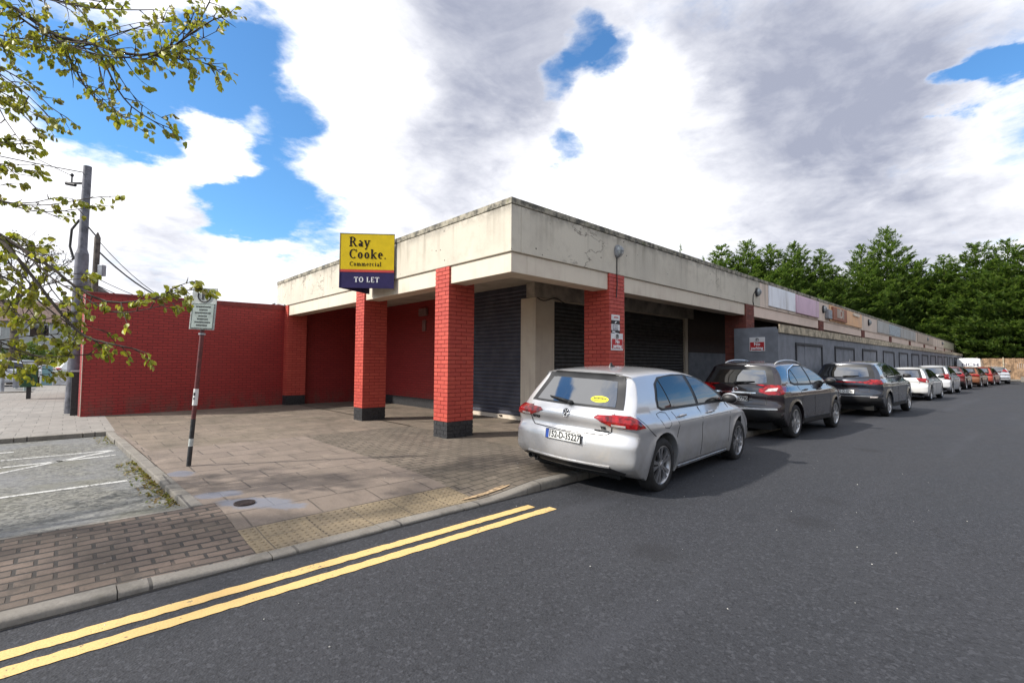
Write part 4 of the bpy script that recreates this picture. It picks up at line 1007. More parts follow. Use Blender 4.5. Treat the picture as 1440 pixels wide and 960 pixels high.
def wheel_meshes(r, style, w=.205):
    """tyre and rim meshes, outer face towards -y"""
    t = MB(); ri = r*.70
    t.lathe([(ri, -.5*w+.012), (ri+.01, -.5*w), (r*.86, -.5*w-.004), (r*.955, -.5*w+.012), (r*.992, -.5*w+.035), (r, -.25*w), (r, .25*w), (r*.992, .5*w-.035), (r*.955, .5*w-.012), (r*.86, .5*w), (ri, .5*w-.01)], (0,0,0), 'y', 40)
    m = MB()
    m.lathe([(ri+.004, -.5*w+.008), (ri-.006, -.5*w+.006), (ri-.018, -.5*w+.02), (ri-.03, -.5*w+.06), (ri-.035, .3*w)], (0,0,0), 'y', 40, 0)
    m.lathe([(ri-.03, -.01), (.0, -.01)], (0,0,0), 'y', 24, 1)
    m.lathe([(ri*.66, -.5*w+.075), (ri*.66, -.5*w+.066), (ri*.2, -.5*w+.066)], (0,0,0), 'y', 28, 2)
    m.lathe([(.0, -.5*w+.012), (.028, -.5*w+.012), (.034, -.5*w+.018), (.062, -.5*w+.024), (.066, -.5*w+.06)], (0,0,0), 'y', 20, 0)
    n = style['n']; tw = style.get('twin', 0)
    for i in range(n):
        for s_ in ((-1, 1) if tw else (0,)):
            a = 2*math.pi*i/n + s_*tw; d = Vector((math.cos(a), 0, math.sin(a))); q = Vector((-math.sin(a), 0, math.cos(a)))
            w0, w1 = style.get('w', (.020, .034)); y0, y1 = -.5*w+.022, -.5*w+.012
            lo = [d*.05-q*w0/2, d*.05+q*w0/2, d*(ri-.008)+q*w1/2, d*(ri-.008)-q*w1/2]
            v = [p+Vector((0, y0 if k < 2 else y1, 0)) for k, p in enumerate(lo)] + [p+Vector((0, y0+.03, 0)) for p in lo]
            v[0] += q*w0*.12; v[1] -= q*w0*.12
            m.add(v, [(0,1,2,3),(4,7,6,5),(0,4,5,1),(1,5,6,2),(2,6,7,3),(3,7,4,0)], 0)
    return t, m
def make_car(sp):
    L, W2 = sp['L'], sp['W']/2; wr = sp['wr']; paint = sp['paint']
    root = thing(sp.get('name', 'parked_car'), sp['label'], sp.get('cat', 'car'), (0,0,0), 'cars parked along the kerb')
    bmb = car_body(sp); bvh = bvh_of(bmb)
    body = bmb.build('body', paint, root, smooth=True, ang=42, weld=True, merge=2e-4)
    # tunnels across the car are the wheel wells: a dark floor pan blocks them
    fp = MB(); fp.box(.25, -W2+.26, .19, L-.3, W2-.26, .62); fp.build('floor_pan', M_WELL, root)
    # glass
    def glass(nm, polys, axis, off=.006, frame=True, m=M_GLASS):
        for poly in polys:
            g = MB(); patch(g, bvh, poly, axis, off); g.build(nm, m, root, smooth=True, ang=60)
    for axis in ('S', 'P'):
        if 'dlo' in sp:
            g = MB(); patch(g, bvh, sp['dlo'], axis, .005); g.build('window_surround', M_PLASTIC, root, smooth=True, ang=60)
        glass('window', sp['windows'], axis, .010)
    if 'rear_surround' in sp:
        g = MB(); patch(g, bvh, sp['rear_surround'], 'R', .005, skirt=.015); g.build('window_surround', M_PLASTIC, root, smooth=True, ang=60)
    if 'rear_window' in sp: glass('rear_window', [sp['rear_window']], 'R', .010, m=M_REARGLASS)
    if 'windscreen' in sp: glass('windscreen', [sp['windscreen']], 'T', .005)
    # lamps
    for sg, ax in ((-1, 'S'), (1, 'P')):
        g = MB()
        for poly in sp['lamp_rear']: patch(g, bvh, [(sg*y, z) for y, z in poly], 'R', .014, .024, .02)
        for poly in sp.get('lamp_side', []): patch(g, bvh, poly, ax, .014, .024, .02)
        tl = g.build('tail_lamp', M_REDLAMP, root, smooth=True, ang=50)
        if sp.get('lamp_clear'):
            g = MB()
            for poly in sp['lamp_clear']: patch(g, bvh, [(sg*y, z) for y, z in poly], 'R', .0175, .03, .01)
            g.build('reversing_light', M_CLEARLAMP, tl, smooth=True)
        g = MB(); patch(g, bvh, [(L-.42, sp['hl']), (L-.12, sp['hl']-.05), (L-.16, sp['hl']-.14), (L-.40, sp['hl']-.08)], ax, .006, .05, .02); g.build('headlight', M_CLEARLAMP, root, smooth=True)
    # gaps and trims
    for axis in ('S', 'P'):
        gp_ = MB()
        for ln in sp.get('gaps', []): strip(gp_, bvh, ln, sp.get('gapw', .0075), axis, .0024)
        if gp_.v: gp_.build('panel_gap', M_BLACKTXT, root)
    gp_ = MB()
    for ln in sp.get('rear_gaps', []): strip(gp_, bvh, ln, sp.get('gapw', .0075)+.002, 'R', .0024)
    if gp_.v: gp_.build('panel_gap', M_BLACKTXT, root)
    for nm, polys, axes, m, off in sp.get('trims', []):
        for axis in axes:
            for poly in polys: g = MB(); patch(g, bvh, poly, axis, off, .06, .02); g.build(nm, m, root, smooth=True, ang=50)
    for nm, lines, axes, w, m, off in sp.get('bands', []):
        for axis in axes:
            for ln in lines: g = MB(); strip(g, bvh, ln, w, axis, off, skirt=.012); g.build(nm, m, root, smooth=True, ang=50)
    # door handles
    for ax, sg in (('S', -1), ('P', 1)):
        for hx, hz in sp.get('handles', []):
            p, n_ = on(bvh, (hx, hz), ax); h = MB()
            h.tube([p+Vector((-.10,0,0))+n_*.004, p+Vector((-.085,0,.002))+n_*.026, p+Vector((0,0,.004))+n_*.034, p+Vector((.085,0,.002))+n_*.026, p+Vector((.10,0,0))+n_*.004], [.010,.014,.015,.014,.010], 8)
            h.build('door_handle', sp.get('handle_mat', paint), root, smooth=True, ang=180)
        # mirrors
        mx, mz = sp['mirror']; p, n_ = on(bvh, (mx, mz), ax)
        y0 = p.y; mm = MB(); mm.ell((mx-.02, y0+sg*.145, mz+.045), (.075, .115, .075), 14, 10); mo = mm.build('mirror', sp.get('mirror_mat', paint), root, smooth=True, ang=180)
        mm = MB(); mm.ell((mx-.05, y0+sg*.145, mz+.04), (.062, .106, .068), 14, 10); mm.obox((mx, y0+sg*.03, mz), (.05,0,0), (0,.06,0), (0,0,.018)); mm.build('mirror_back', M_PLASTIC, mo, smooth=True)
    # wheels
    tm, rm = wheel_meshes(wr, sp['rim']); tyre_o = rim_o = None
    for ax in sp['ax']:
        for sg in (-1, 1):
            if tyre_o is None:
                tyre_o = tm.build('wheel', M_RUBBER, root, smooth=True, ang=40); rim_o = rm.build('rim', [sp.get('rim_mat', M_RIM), M_WELL, M_RIMDARK], tyre_o, smooth=True, ang=30); w_ = tyre_o; r_ = rim_o
            else:
                w_ = tyre_o.copy(); COL.objects.link(w_); w_.parent = root; r_ = rim_o.copy(); COL.objects.link(r_); r_.parent = w_
            w_.location = (ax, sg*(W2-.115), wr); w_.rotation_euler = (0, random.uniform(0, 1.2), 0 if sg < 0 else math.pi)
    # plate
    if 'plate' in sp:
        (px, pz, txt) = sp['plate']; p, n_ = on(bvh, (px, pz), 'R'); ud = Vector((0,0,1)); ud = (ud-n_*ud.dot(n_)).normalized(); xd_ = ud.cross(n_).normalized(); n_ = xd_.cross(ud)
        p = p+n_*.008
        q = MB(); q.obox(p, xd_*.262, ud*.058, n_*.006); pl = q.build('number_plate', M_PLASTIC, root)
        q = MB(); q.obox(p+n_*.0065, xd_*.254, ud*.050, n_*.001); q.build('plate_face', M_PLATE, pl)
        q = MB(); q.obox(p+n_*.008-xd_*.232, xd_*.022, ud*.050, n_*.0008); q.build('country_band', M_BLUE, pl)
        if txt: q = MB(); add_text(q, txt, .108, p+n_*.009+xd_*.02-ud*.002, xd_, ud, .0025, .001, sx=.80); q.build('lettering', M_BLACKTXT, pl)
    sp['bvh'] = bvh; sp['root'] = root
    for fn in sp.get('extra', []): fn(sp, root, bvh)
    return root
def put(root, x, y, z, yaw, roll=0, pitch=0):
    root.location = (x, y, z); root.rotation_euler = (R(roll), R(pitch), R(yaw))
def badge_text(s, y, z, h, m=M_CHROME, sx=1.1):
    def fn(sp, root, bvh):
        p, n_ = on(bvh, (y, z), 'R'); ud = Vector((0,0,1)); ud = (ud-n_*ud.dot(n_)).normalized(); xd_ = ud.cross(n_).normalized()
        q = MB(); add_text(q, s, h, p+n_*.004, xd_, ud, .002, .003, sx=sx); q.build('badge', m, root)
    return fn
def wiper(y0, z0, y1, z1):
    def fn(sp, root, bvh):
        a, na = on(bvh, (y0, z0), 'R'); b, nb = on(bvh, (y1, z1), 'R'); m_, nm = on(bvh, ((y0+y1)/2, (z0+z1)/2), 'R')
        q = MB(); q.tube([a+na*.03, m_+nm*.035, b+nb*.022], [.022, .014, .008], 8); q.ell(a+na*.02, (.035,.04,.03)); q.build('rear_wiper', M_PLASTIC, root, smooth=True, ang=180)
    return fn
def antenna(x, y=0, h=.055):
    def fn(sp, root, bvh):
        p, _ = on(bvh, (x, y), 'T')
        q = MB(); q.prism([(-.075, -.01), (-.06, .035), (-.035, h), (-.02, h), (.0, .022), (.05, .004), (.06, -.01)], lambda t, k: p+Vector((t[0], (-1 if k == 0 else 1)*(.013 if t[1] < .02 else .007), t[1])))
        q.build('roof_antenna', M_PLASTIC, root, smooth=True)
    return fn
def rails(x0, x1, y, m, h=.05):
    def fn(sp, root, bvh):
        for sg in (-1, 1):
            pts = []
            for k in range(13):
                x = x0+(x1-x0)*k/12; p, _ = on(bvh, (x, sg*y), 'T'); pts.append(p+Vector((0,0,h*min(1, 3.2*min(k, 12-k)/12)**.5+.004)))
            q = MB(); q.tube(pts, [.014]+[.019]*11+[.014], 8); q.build('roof_rail', m, root, smooth=True, ang=180)
    return fn
# ---- the silver hatchback in front
P_SILVER = carpaint('silver_paint', (.60,.60,.61), .55, .36, (.33,.30,.25), .65)
SIL_HATCH = [(.26,.225,.02,.04), (.13,.245,.08,.06), (.03,.33,.10,.07), (.0,.46,.115,.075), (.0,.63,.115,.075), (.045,.70,.11,.07), (.075,.75,.10,.06), (.035,.865,.095,.05), (.075,.94,.09,.045), (.14,1.0,.085,.04), (.30,1.19,.065,.035), (.41,1.345,.05,.03), (.405,1.395,.04,.03), (.52,1.415,.03,.035), (.85,1.437,.028,.04),
             (1.3,1.452,.028,.045), (1.8,1.442,.028,.045), (2.25,1.39,.035,.05), (2.62,1.275,.05,.06), (3.02,1.06,.06,.06), (3.18,.985,.06,.08), (3.55,.93,.05,.10), (3.92,.83,.08,.12), (4.12,.73,.13,.13), (4.225,.60,.17,.14), (4.255,.45,.18,.14), (4.20,.29,.16,.10), (4.02,.20,.05,.05)]
def golf_extra(sp, root, bvh):
    p, n_ = on(bvh, (0, .90), 'R'); n_.y = 0; n_.normalize(); ud = Vector((0,0,1)); ud = (ud-n_*ud.dot(n_)).normalized(); xd_ = ud.cross(n_).normalized()
    q = MB(); c = p+n_*.004
    q.tube([c+(xd_*math.cos(a)+ud*math.sin(a))*.050 for a in [2*math.pi*i/28 for i in range(29)]], .0058, 6)
    def stroke(pts, r=.0052): q.tube([c+n_*.004+xd_*a+ud*b for a, b in pts], r, 6)
    stroke([(-.026,.041), (-.001,-.002), (.0,-.002), (.026,.041)]); stroke([(-.046,.016), (-.024,-.038), (-.002,.008), (.002,.008), (.024,-.038), (.046,.016)])
    em = q.build('emblem', M_CHROME, root, smooth=True, ang=180)
    q = MB(); q.tube([c-n_*.004, c+n_*.002], .052, 24); q.build('emblem_disc', M_PLASTIC, em)
    # yellow oval sticker in the rear window
    p, n_ = on(bvh, (-.35, 1.075), 'R'); ud = Vector((0,0,1)); ud = (ud-n_*ud.dot(n_)).normalized(); xd_ = ud.cross(n_).normalized()
    q = MB(); poly = [(.115*math.cos(2*math.pi*i/28), .048*math.sin(2*math.pi*i/28)) for i in range(28)]
    q.prism(poly, lambda t, k: p+xd_*t[0]+ud*t[1]+n_*(.009+.002*k)); st = q.build('window_sticker', mat('sticker_yellow', base=(.72,.66,.02), rough=.4), root)
    q = MB()
    for k in range(9): q.obox(p+n_*.0115+xd_*(-.072+k*.018)+ud*.011, xd_*.006, ud*(.010 if k % 3 else .013), n_*.0006)
    for k in range(12): q.obox(p+n_*.0115+xd_*(-.062+k*.0115)-ud*.018, xd_*.0038, ud*.005, n_*.0006)
    q.build('print', M_BLACKTXT, st)
    # twin exhaust tail pipes on the left
    q = MB()
    for dy in (.48, .57): q.lathe([(.036, .04), (.038, -.05), (.031, -.05), (.029, .03)], (.13, dy, .29), 'x', 16)
    q.build('exhaust_pipe', M_RIMDARK, root, smooth=True)
GOLF = dict(L=4.255, W=1.799, ax=(.80, 3.43), wr=.322, gc=.19, sil=SIL_HATCH, belt=.955, zroof=1.40, yroof=.60, crease=.775, rtaper=.025, paint=P_SILVER, spine=(.62, 3.4),
    name='parked_car', label='silver hatchback parked half on the kerb in front of the shutters, nearest car', plate=(0, .625, '152-D-35227'),
    dlo=[(.76,1.0), (.775,1.09), (.90,1.27), (1.06,1.345), (1.5,1.375), (1.85,1.372), (2.2,1.325), (2.5,1.22), (2.93,1.0), (2.9,.965), (1.9,.955), (.86,.955)],
    windows=[[(.79,1.01), (.81,1.09), (.93,1.255), (1.01,1.30), (1.10,.985), (.86,.98)], [(1.125,.985), (1.04,1.315), (1.25,1.345), (1.5,1.352), (1.80,1.35), (1.86,.985)],
             [(1.95,.985), (1.90,1.347), (2.18,1.305), (2.46,1.205), (2.82,1.01), (2.80,.99)]],
    rear_surround=[(-.675,.985), (.675,.985), (.655,1.06), (.555,1.355), (-.555,1.355), (-.655,1.06)],
    rear_window=[(-.575,1.005), (.575,1.005), (.555,1.08), (.475,1.295), (-.475,1.295), (-.555,1.08)], windscreen=[(2.32,-.52), (2.98,-.66), (2.98,.66), (2.32,.52)],
    lamp_rear=[[(.375,.885), (.42,.91), (.78,.925), (.80,.805), (.60,.805)]], lamp_side=[[(.128,.925), (.20,.92), (.335,.80), (.128,.80)]], lamp_clear=[[(.60,.812), (.76,.812), (.76,.832), (.60,.834)]],
    hl=.80, mirror=(2.80,.985), handles=[(1.30,.865), (2.22,.855)], rim=dict(n=5, twin=.20, w=(.022,.052)), rim_mat=mat('grey_alloy', base=(.42,.42,.43), rough=.35, metal=.8, vary=.15),
    gaps=[[(1.90,.955), (1.93,.80), (1.93,.30)], [(1.10,.93), (1.18,.80), (1.20,.76), (1.14,.62)], [(2.92,.96), (2.98,.80), (2.96,.36)], [(1.25,.275), (2.95,.275)], [(.235,.94), (.44,.77), (.58,.69)],
          [(.70,.93), (.80,.945), (.93,.93), (.98,.80), (.90,.755), (.80,.765), (.70,.90), (.70,.93)]],
    rear_gaps=[[(-.60,.94), (-.60,.80), (-.58,.73), (-.52,.695), (0,.685), (.52,.695), (.58,.73), (.60,.80), (.60,.94)]],
    trims=[('rear_diffuser', [[(-.66,.22), (.66,.22), (.76,.30), (.60,.345), (0,.335), (-.60,.345), (-.76,.30)]], 'R', M_PLASTIC, .006), ('plate_recess', [[(-.32,.565), (-.285,.70), (.285,.70), (.32,.565)]], 'R', P_SILVER, .002),
           ('spoiler_underside', [[(-.53,1.345), (.53,1.345), (.51,1.378), (-.51,1.378)]], 'R', M_PLASTIC, .005)],
    bands=[('side_crease', [[(1.2,.805), (2.9,.815)]], 'SP', .010, mat('silver_shade_line', base=(.34,.34,.34), rough=.5, metal=.4), .002), ('sill_trim', [[(1.25,.235), (2.95,.235)]], 'SP', .028, M_RIM, .008),  # darker silver band paints the crease's shade along each side
           ('bumper_lip', [[(-.60,.355), (0,.345), (.60,.355)]], 'R', .014, P_SILVER, .012)],
    extra=[golf_extra, antenna(1.05), wiper(.0,1.0,.36,1.045), badge_text('GOLF', .50, .795, .048, M_RIMDARK), badge_text('TSI', -.49, .775, .045, M_RIMDARK), badge_text('BLUEMOTION', -.47, .735, .026, M_RIMDARK)])
put(make_car(GOLF), 4.37, 3.80, .012, 3.6, 2.3)
# ---- crossovers
P_BLACK = carpaint('black_plum_paint', (.014,.009,.012), .0, .16, (.05,.042,.035), .25)
SIL_SUV = [(.36,.30,.02,.05), (.14,.34,.10,.10), (.03,.45,.15,.13), (.0,.58,.16,.13), (.02,.70,.15,.11), (.07,.77,.13,.09), (.06,.90,.12,.08), (.09,1.03,.11,.07), (.16,1.12,.10,.06), (.33,1.33,.08,.06), (.37,1.46,.05,.05), (.40,1.51,.045,.045), (.55,1.54,.035,.05), (.9,1.568,.03,.055),
           (1.4,1.585,.03,.06), (1.9,1.57,.03,.06), (2.35,1.51,.035,.06), (2.75,1.38,.05,.06), (3.12,1.16,.06,.06), (3.28,1.10,.06,.08), (3.65,1.06,.05,.10), (4.05,.97,.08,.12), (4.25,.86,.13,.13), (4.35,.70,.17,.14), (4.377,.52,.18,.14), (4.32,.36,.16,.10), (4.12,.27,.05,.05)]
def arrowbadge(y, z, s):
    def fn(sp, root, bvh):
        p, n_ = on(bvh, (y, z), 'R'); ud = Vector((0,0,1)); ud = (ud-n_*ud.dot(n_)).normalized(); xd_ = ud.cross(n_).normalized()
        q = MB(); c = p+n_*.006; q.tube([c+(xd_*math.cos(a)*1.1+ud*math.sin(a))*s for a in [2*math.pi*i/20 for i in range(21)]], s*.16, 6); q.obox(c+n_*.002, xd_*s*1.35, ud*s*.2, n_*.004); q.build('emblem', M_CHROME, root, smooth=True)
    return fn
QASH = dict(L=4.377, W=1.806, ax=(.86, 3.506), wr=.345, gc=.26, sil=SIL_SUV, belt=1.07, zroof=1.53, yroof=.60, crease=.86, paint=P_BLACK, zs=.88, spine=(.62, 3.45),
    label='shiny black crossover with silver roof rails, parked second in the row', plate=(0, .80, '161-D-67790'),
    dlo=[(.72,1.17), (.82,1.30), (1.1,1.44), (1.5,1.495), (1.95,1.485), (2.3,1.43), (2.6,1.32), (3.02,1.12), (3.0,1.085), (1.9,1.065), (1.0,1.075), (.78,1.12)],
    windows=[[(.80,1.18), (.87,1.29), (1.05,1.39), (1.17,1.12), (.95,1.12), (.84,1.145)], [(1.20,1.115), (1.10,1.41), (1.5,1.465), (1.85,1.46), (1.90,1.10)], [(1.98,1.10), (1.94,1.455), (2.27,1.40), (2.56,1.295), (2.92,1.125), (2.90,1.11)]],
    rear_surround=[(-.69,1.09), (.69,1.09), (.66,1.2), (.56,1.46), (-.56,1.46), (-.66,1.2)], rear_window=[(-.56,1.125), (-.40,1.105), (.40,1.105), (.56,1.125), (.53,1.22), (.47,1.385), (-.47,1.385), (-.53,1.22)], windscreen=[(2.42,-.52), (3.08,-.66), (3.08,.66), (2.42,.52)],
    lamp_rear=[[(.44,1.00), (.60,1.055), (.79,1.085), (.82,.90), (.62,.90), (.46,.945)]], lamp_side=[[(.165,1.09), (.42,1.085), (.50,1.05), (.30,.93), (.165,.90)]], lamp_clear=[[(.56,.955), (.76,.975), (.77,1.03), (.62,1.015)]],
    hl=.97, mirror=(2.86,1.10), mirror_mat=P_BLACK, handles=[(1.42,.97), (2.30,.96)], rim=dict(n=5, twin=.16, w=(.03,.05)), gaps=[[(1.94,1.07), (1.98,.9), (1.98,.36)], [(1.12,1.07), (1.22,.85), (1.2,.66)], [(3.02,1.09), (3.05,.8), (3.0,.40)]],
    rear_gaps=[[(-.58,1.06), (-.60,.86), (-.58,.70), (0,.69), (.58,.70), (.60,.86), (.58,1.06)]],
    trims=[('bumper_cladding', [[(-.85,.30), (.85,.30), (.86,.56), (.60,.585), (0,.575), (-.60,.585), (-.86,.56)]], 'R', M_PLASTIC, .006), ('plate_recess', [[(-.36,.72), (-.30,.885), (.30,.885), (.36,.72)]], 'R', P_BLACK, .002)],
    bands=[('bumper_strip', [[(-.78,.62), (0,.60), (.78,.62)]], 'R', .034, M_RIM, .012), ('window_trim', [[(.73,1.14), (.76,1.24), (.98,1.40), (1.5,1.507), (1.95,1.497)]], 'SP', .018, M_CHROME, .006), ('sill_trim', [[(1.30,.34), (3.0,.34)]], 'SP', .10, M_PLASTIC, .008), ('tailgate_trim', [[(-.40,.925), (.40,.925)]], 'R', .022, M_CHROME, .010)],
    extra=[rails(.75, 2.25, .53, M_RIM), antenna(.62, 0, .04), wiper(.02,1.10,-.34,1.14), arrowbadge(0, .98, .045)])
put(make_car(QASH), 10.20, 4.14, .0, -2.0, .4)
P_NAVY = carpaint('dark_blue_grey_paint', (.022,.027,.040), .2, .2, (.06,.055,.05), .3)
SPORT = dict(QASH); sx, sz = 4.48/4.377, 1.645/1.585
def rescale(sp, fx, fz, fy=1.0):
    q = dict(sp)
    q['sil'] = [(x*fx, z*fz, c, r) for x, z, c, r in sp['sil']]
    for k in ('dlo',): q[k] = [(x*fx, z*fz) for x, z in sp[k]]
    q['windows'] = [[(x*fx, z*fz) for x, z in w] for w in sp['windows']]
    for k in ('rear_surround', 'rear_window'): q[k] = [(y*fy, z*fz) for y, z in sp[k]]
    q['windscreen'] = [(x*fx, y*fy) for x, y in sp['windscreen']]
    q['lamp_rear'] = [[(y*fy, z*fz) for y, z in w] for w in sp['lamp_rear']]; q['lamp_side'] = [[(x*fx, z*fz) for x, z in w] for w in sp.get('lamp_side', [])]
    q['lamp_clear'] = [[(y*fy, z*fz) for y, z in w] for w in sp.get('lamp_clear', [])]
    q['gaps'] = [[(x*fx, z*fz) for x, z in w] for w in sp['gaps']]; q['rear_gaps'] = [[(y*fy, z*fz) for y, z in w] for w in sp['rear_gaps']]
    q['handles'] = [(x*fx, z*fz) for x, z in sp['handles']]; q['mirror'] = (sp['mirror'][0]*fx, sp['mirror'][1]*fz)
    q['belt'] = sp['belt']*fz; q['zroof'] = sp['zroof']*fz; q['crease'] = sp['crease']*fz; q['hl'] = sp['hl']*fz; q['L'] = sp['L']*fx; q['W'] = sp['W']*fy; q['yroof'] = sp['yroof']*fy
    q['ax'] = tuple(a*fx for a in sp['ax']); q['spine'] = (sp['spine'][0]*fx, sp['spine'][1]*fx)
    q['trims'] = [(n, [[(a*(fy if ax == 'R' else fx), b*fz) for a, b in w] for w in ps], ax, m, o) for n, ps, ax, m, o in sp['trims']]
    q['bands'] = [(n, [[(a*(fy if ax == 'R' else fx), b*fz) for a, b in w] for w in ps], ax, wd, m, o) for n, ps, ax, wd, m, o in sp['bands']]
    if 'plate' in sp: q['plate'] = (sp['plate'][0], sp['plate'][1]*fz, sp['plate'][2])
    return q
SPORT = rescale(QASH, sx, sz, 1.855/1.806)
SPORT.update(paint=P_NAVY, mirror_mat=P_NAVY, label='dark blue-grey crossover with a full width red lamp bar, parked third in the row', plate=(0, .72, '171-D-5796'),
    lamp_rear=[[(-.02,1.02), (.45,1.02), (.62,1.055), (.82,1.075), (.84,.95), (.62,.945), (.42,.985), (-.02,.985)]], lamp_side=[[(.165,1.08), (.36,1.07), (.44,1.04), (.30,.97), (.165,.945)]], lamp_clear=[[(.62,.56), (.78,.565), (.78,.60), (.62,.60)]],
    bands=[('bumper_strip', [[(-.80,.60), (.80,.60)]], 'R', .024, M_RIM, .010), ('window_trim', [[(.75,1.18), (1.0,1.45), (1.53,1.56), (2.0,1.55)]], 'SP', .018, M_CHROME, .006), ('sill_trim', [[(1.32,.35), (3.05,.35)]], 'SP', .10, M_PLASTIC, .008)],
    extra=[antenna(.75, 0, .075), wiper(.02,1.15,-.34,1.18), badge_text('KIA', 0, .93, .06), badge_text('SPORTAGE', -.42, .90, .04)], rim=dict(n=5, twin=.0, w=(.06,.09)))
put(make_car(SPORT), 17.0, 3.68, .0, -2.4)
# ---- smaller hatchbacks further along
P_WHITE = carpaint('white_paint', (.74,.74,.72), .0, .3, (.40,.37,.32), .3)
P_WHITE2 = carpaint('cool_white_paint', (.68,.69,.71), .1, .3, (.40,.37,.32), .3)
P_MAROON = carpaint('maroon_paint', (.14,.018,.018), .3, .25, (.15,.12,.1), .3)
P_COPPER = carpaint('copper_paint', (.26,.085,.03), .4, .3, (.2,.16,.12), .3)
P_REDC = carpaint('red_paint', (.38,.05,.025), .2, .3, (.2,.15,.12), .3)
P_SIL2 = carpaint('light_silver_paint', (.55,.57,.60), .5, .35, (.34,.31,.28), .3)
def simple(base, fx, fz, fy, paint, label, lamps=None, **k):
    q = rescale(base, fx, fz, fy); q.update(paint=paint, label=label, mirror_mat=k.pop('mirror_mat', paint), extra=k.pop('extra', []), lamp_clear=[], trims=[t for t in q['trims'] if t[0] in ('rear_diffuser', 'bumper_cladding')], bands=[])
    if q['mirror_mat'] is None: q['mirror_mat'] = M_PLASTIC
    if lamps: q['lamp_rear'], q['lamp_side'] = lamps
    q.update(k); q.pop('rim_mat', None); return q
IB = simple(GOLF, .952, .995, .942, P_WHITE, 'white hatchback with angular red tail lamps, fourth in the row of cars', ([[(.44,.955), (.60,.975), (.76,.955), (.76,.80), (.56,.83)]], [[(.165,.955), (.30,.93), (.36,.85), (.165,.80)]]),
    plate=(0, .80, '11-D-2846') if False else (0, .60, ''), mirror_mat=M_PLASTIC, rim=dict(n=7, w=(.04,.055)), extra=[wiper(0,1.0,.3,1.02), antenna(1.0, 0, .05)])
put(make_car(IB), 26.7, 3.62, .0, -3.0)
MPV = simple(GOLF, .92, 1.06, .942, P_WHITE2, 'white tall hatchback with a wide dark rear window, fifth in the row', ([[(.55,1.06), (.74,1.08), (.79,.80), (.60,.80)]], [[(.165,1.06), (.24,1.04), (.30,.80), (.165,.80)]]), plate=(0, .76, ''), rim=dict(n=6, w=(.04,.06)), extra=[wiper(0,1.05,-.3,1.09)])
put(make_car(MPV), 34.2, 3.5, .0, -3.0)
MAR = simple(QASH, .93, .95, .97, P_MAROON, 'dark maroon car sixth in the row, tail lamps against the light', plate=(0, .76, ''), rim=dict(n=5, w=(.05,.07)))
put(make_car(MAR), 41.3, 3.4, .0, -2.5)
COP = simple(GOLF, .96, 1.0, .96, P_COPPER, 'copper coloured hatchback seventh in the row', plate=(0, .62, ''), rim=dict(n=5, w=(.05,.07)))
put(make_car(COP), 47.4, 3.0, .0, -5)
RED = simple(GOLF, .93, 1.0, .94, P_REDC, 'small bright red hatchback beyond the copper one', plate=(0, .62, ''), rim=dict(n=5, w=(.05,.07)))
put(make_car(RED), 53.0, 2.5, .0, -6)
FOC = simple(GOLF, 1.0, 1.0, .98, P_SIL2, 'pale silver hatchback at the end of the row, seen from straight behind', ([[(.52,1.22), (.60,1.24), (.74,1.02), (.66,1.0)]], [[(.22,1.06), (.36,1.22), (.30,1.0)]]), plate=(0, .82, ''), rim=dict(n=5, w=(.05,.07)), mirror_mat=M_PLASTIC,
    bands=[('bumper_strip', [[(-.78,.52), (.78,.52)]], 'R', .05, M_PLASTIC, .008)])
put(make_car(FOC), 58.0, 1.62, .0, 4)
FO2 = simple(GOLF, 1.0, 1.02, .98, P_WHITE2, 'pale car mostly hidden behind the last silver hatchback', plate=(0, .62, ''), rim=dict(n=5, w=(.05,.07)))
put(make_car(FO2), 66.0, 1.9, .0, 0)
# ---- white van
SIL_VAN = [(.30,.28,.02,.05), (.10,.32,.06,.08), (.02,.45,.06,.08), (.0,.7,.05,.07), (.01,1.2,.05,.07), (.03,1.8,.05,.08), (.08,2.15,.05,.08), (.22,2.26,.04,.09), (.8,2.30,.04,.09), (2.0,2.31,.04,.09), (3.0,2.28,.04,.09), (3.5,2.15,.05,.08), (3.95,1.75,.07,.08), (4.25,1.42,.08,.08), (4.6,1.22,.10,.12), (4.85,1.0,.14,.14), (4.93,.7,.16,.14), (4.9,.42,.14,.1), (4.7,.28,.05,.05)]
VAN = dict(L=4.93, W=1.97, ax=(.95, 3.95), wr=.34, gc=.26, sil=SIL_VAN, belt=1.3, zroof=2.2, yroof=.84, crease=.8, paint=P_WHITE, zs=1.0, spine=(.6, 3.6), name='parked_van', cat='van', label='white panel van with dark lettering on its rear, beyond the red cars',
    windows=[[(2.75,1.4), (2.75,1.95), (3.4,1.95), (3.95,1.45), (3.9,1.36)]], windscreen=[(3.6,-.75), (4.2,-.82), (4.2,.82), (3.6,.75)], lamp_rear=[[(.80,1.35), (.93,1.35), (.93,.9), (.80,.9)]], hl=1.0, mirror=(3.95,1.3), mirror_mat=M_PLASTIC, rim=dict(n=6, w=(.06,.08)), gaps=[], rear_gaps=[[(0,.5), (0,2.15)]], handles=[], plate=(0,.6,''),
    extra=[badge_text('NCH', -.1, 1.62, .42, M_NAVYBD, 1.3)])
put(make_car(VAN), 63.5, 3.6, .0, 0)
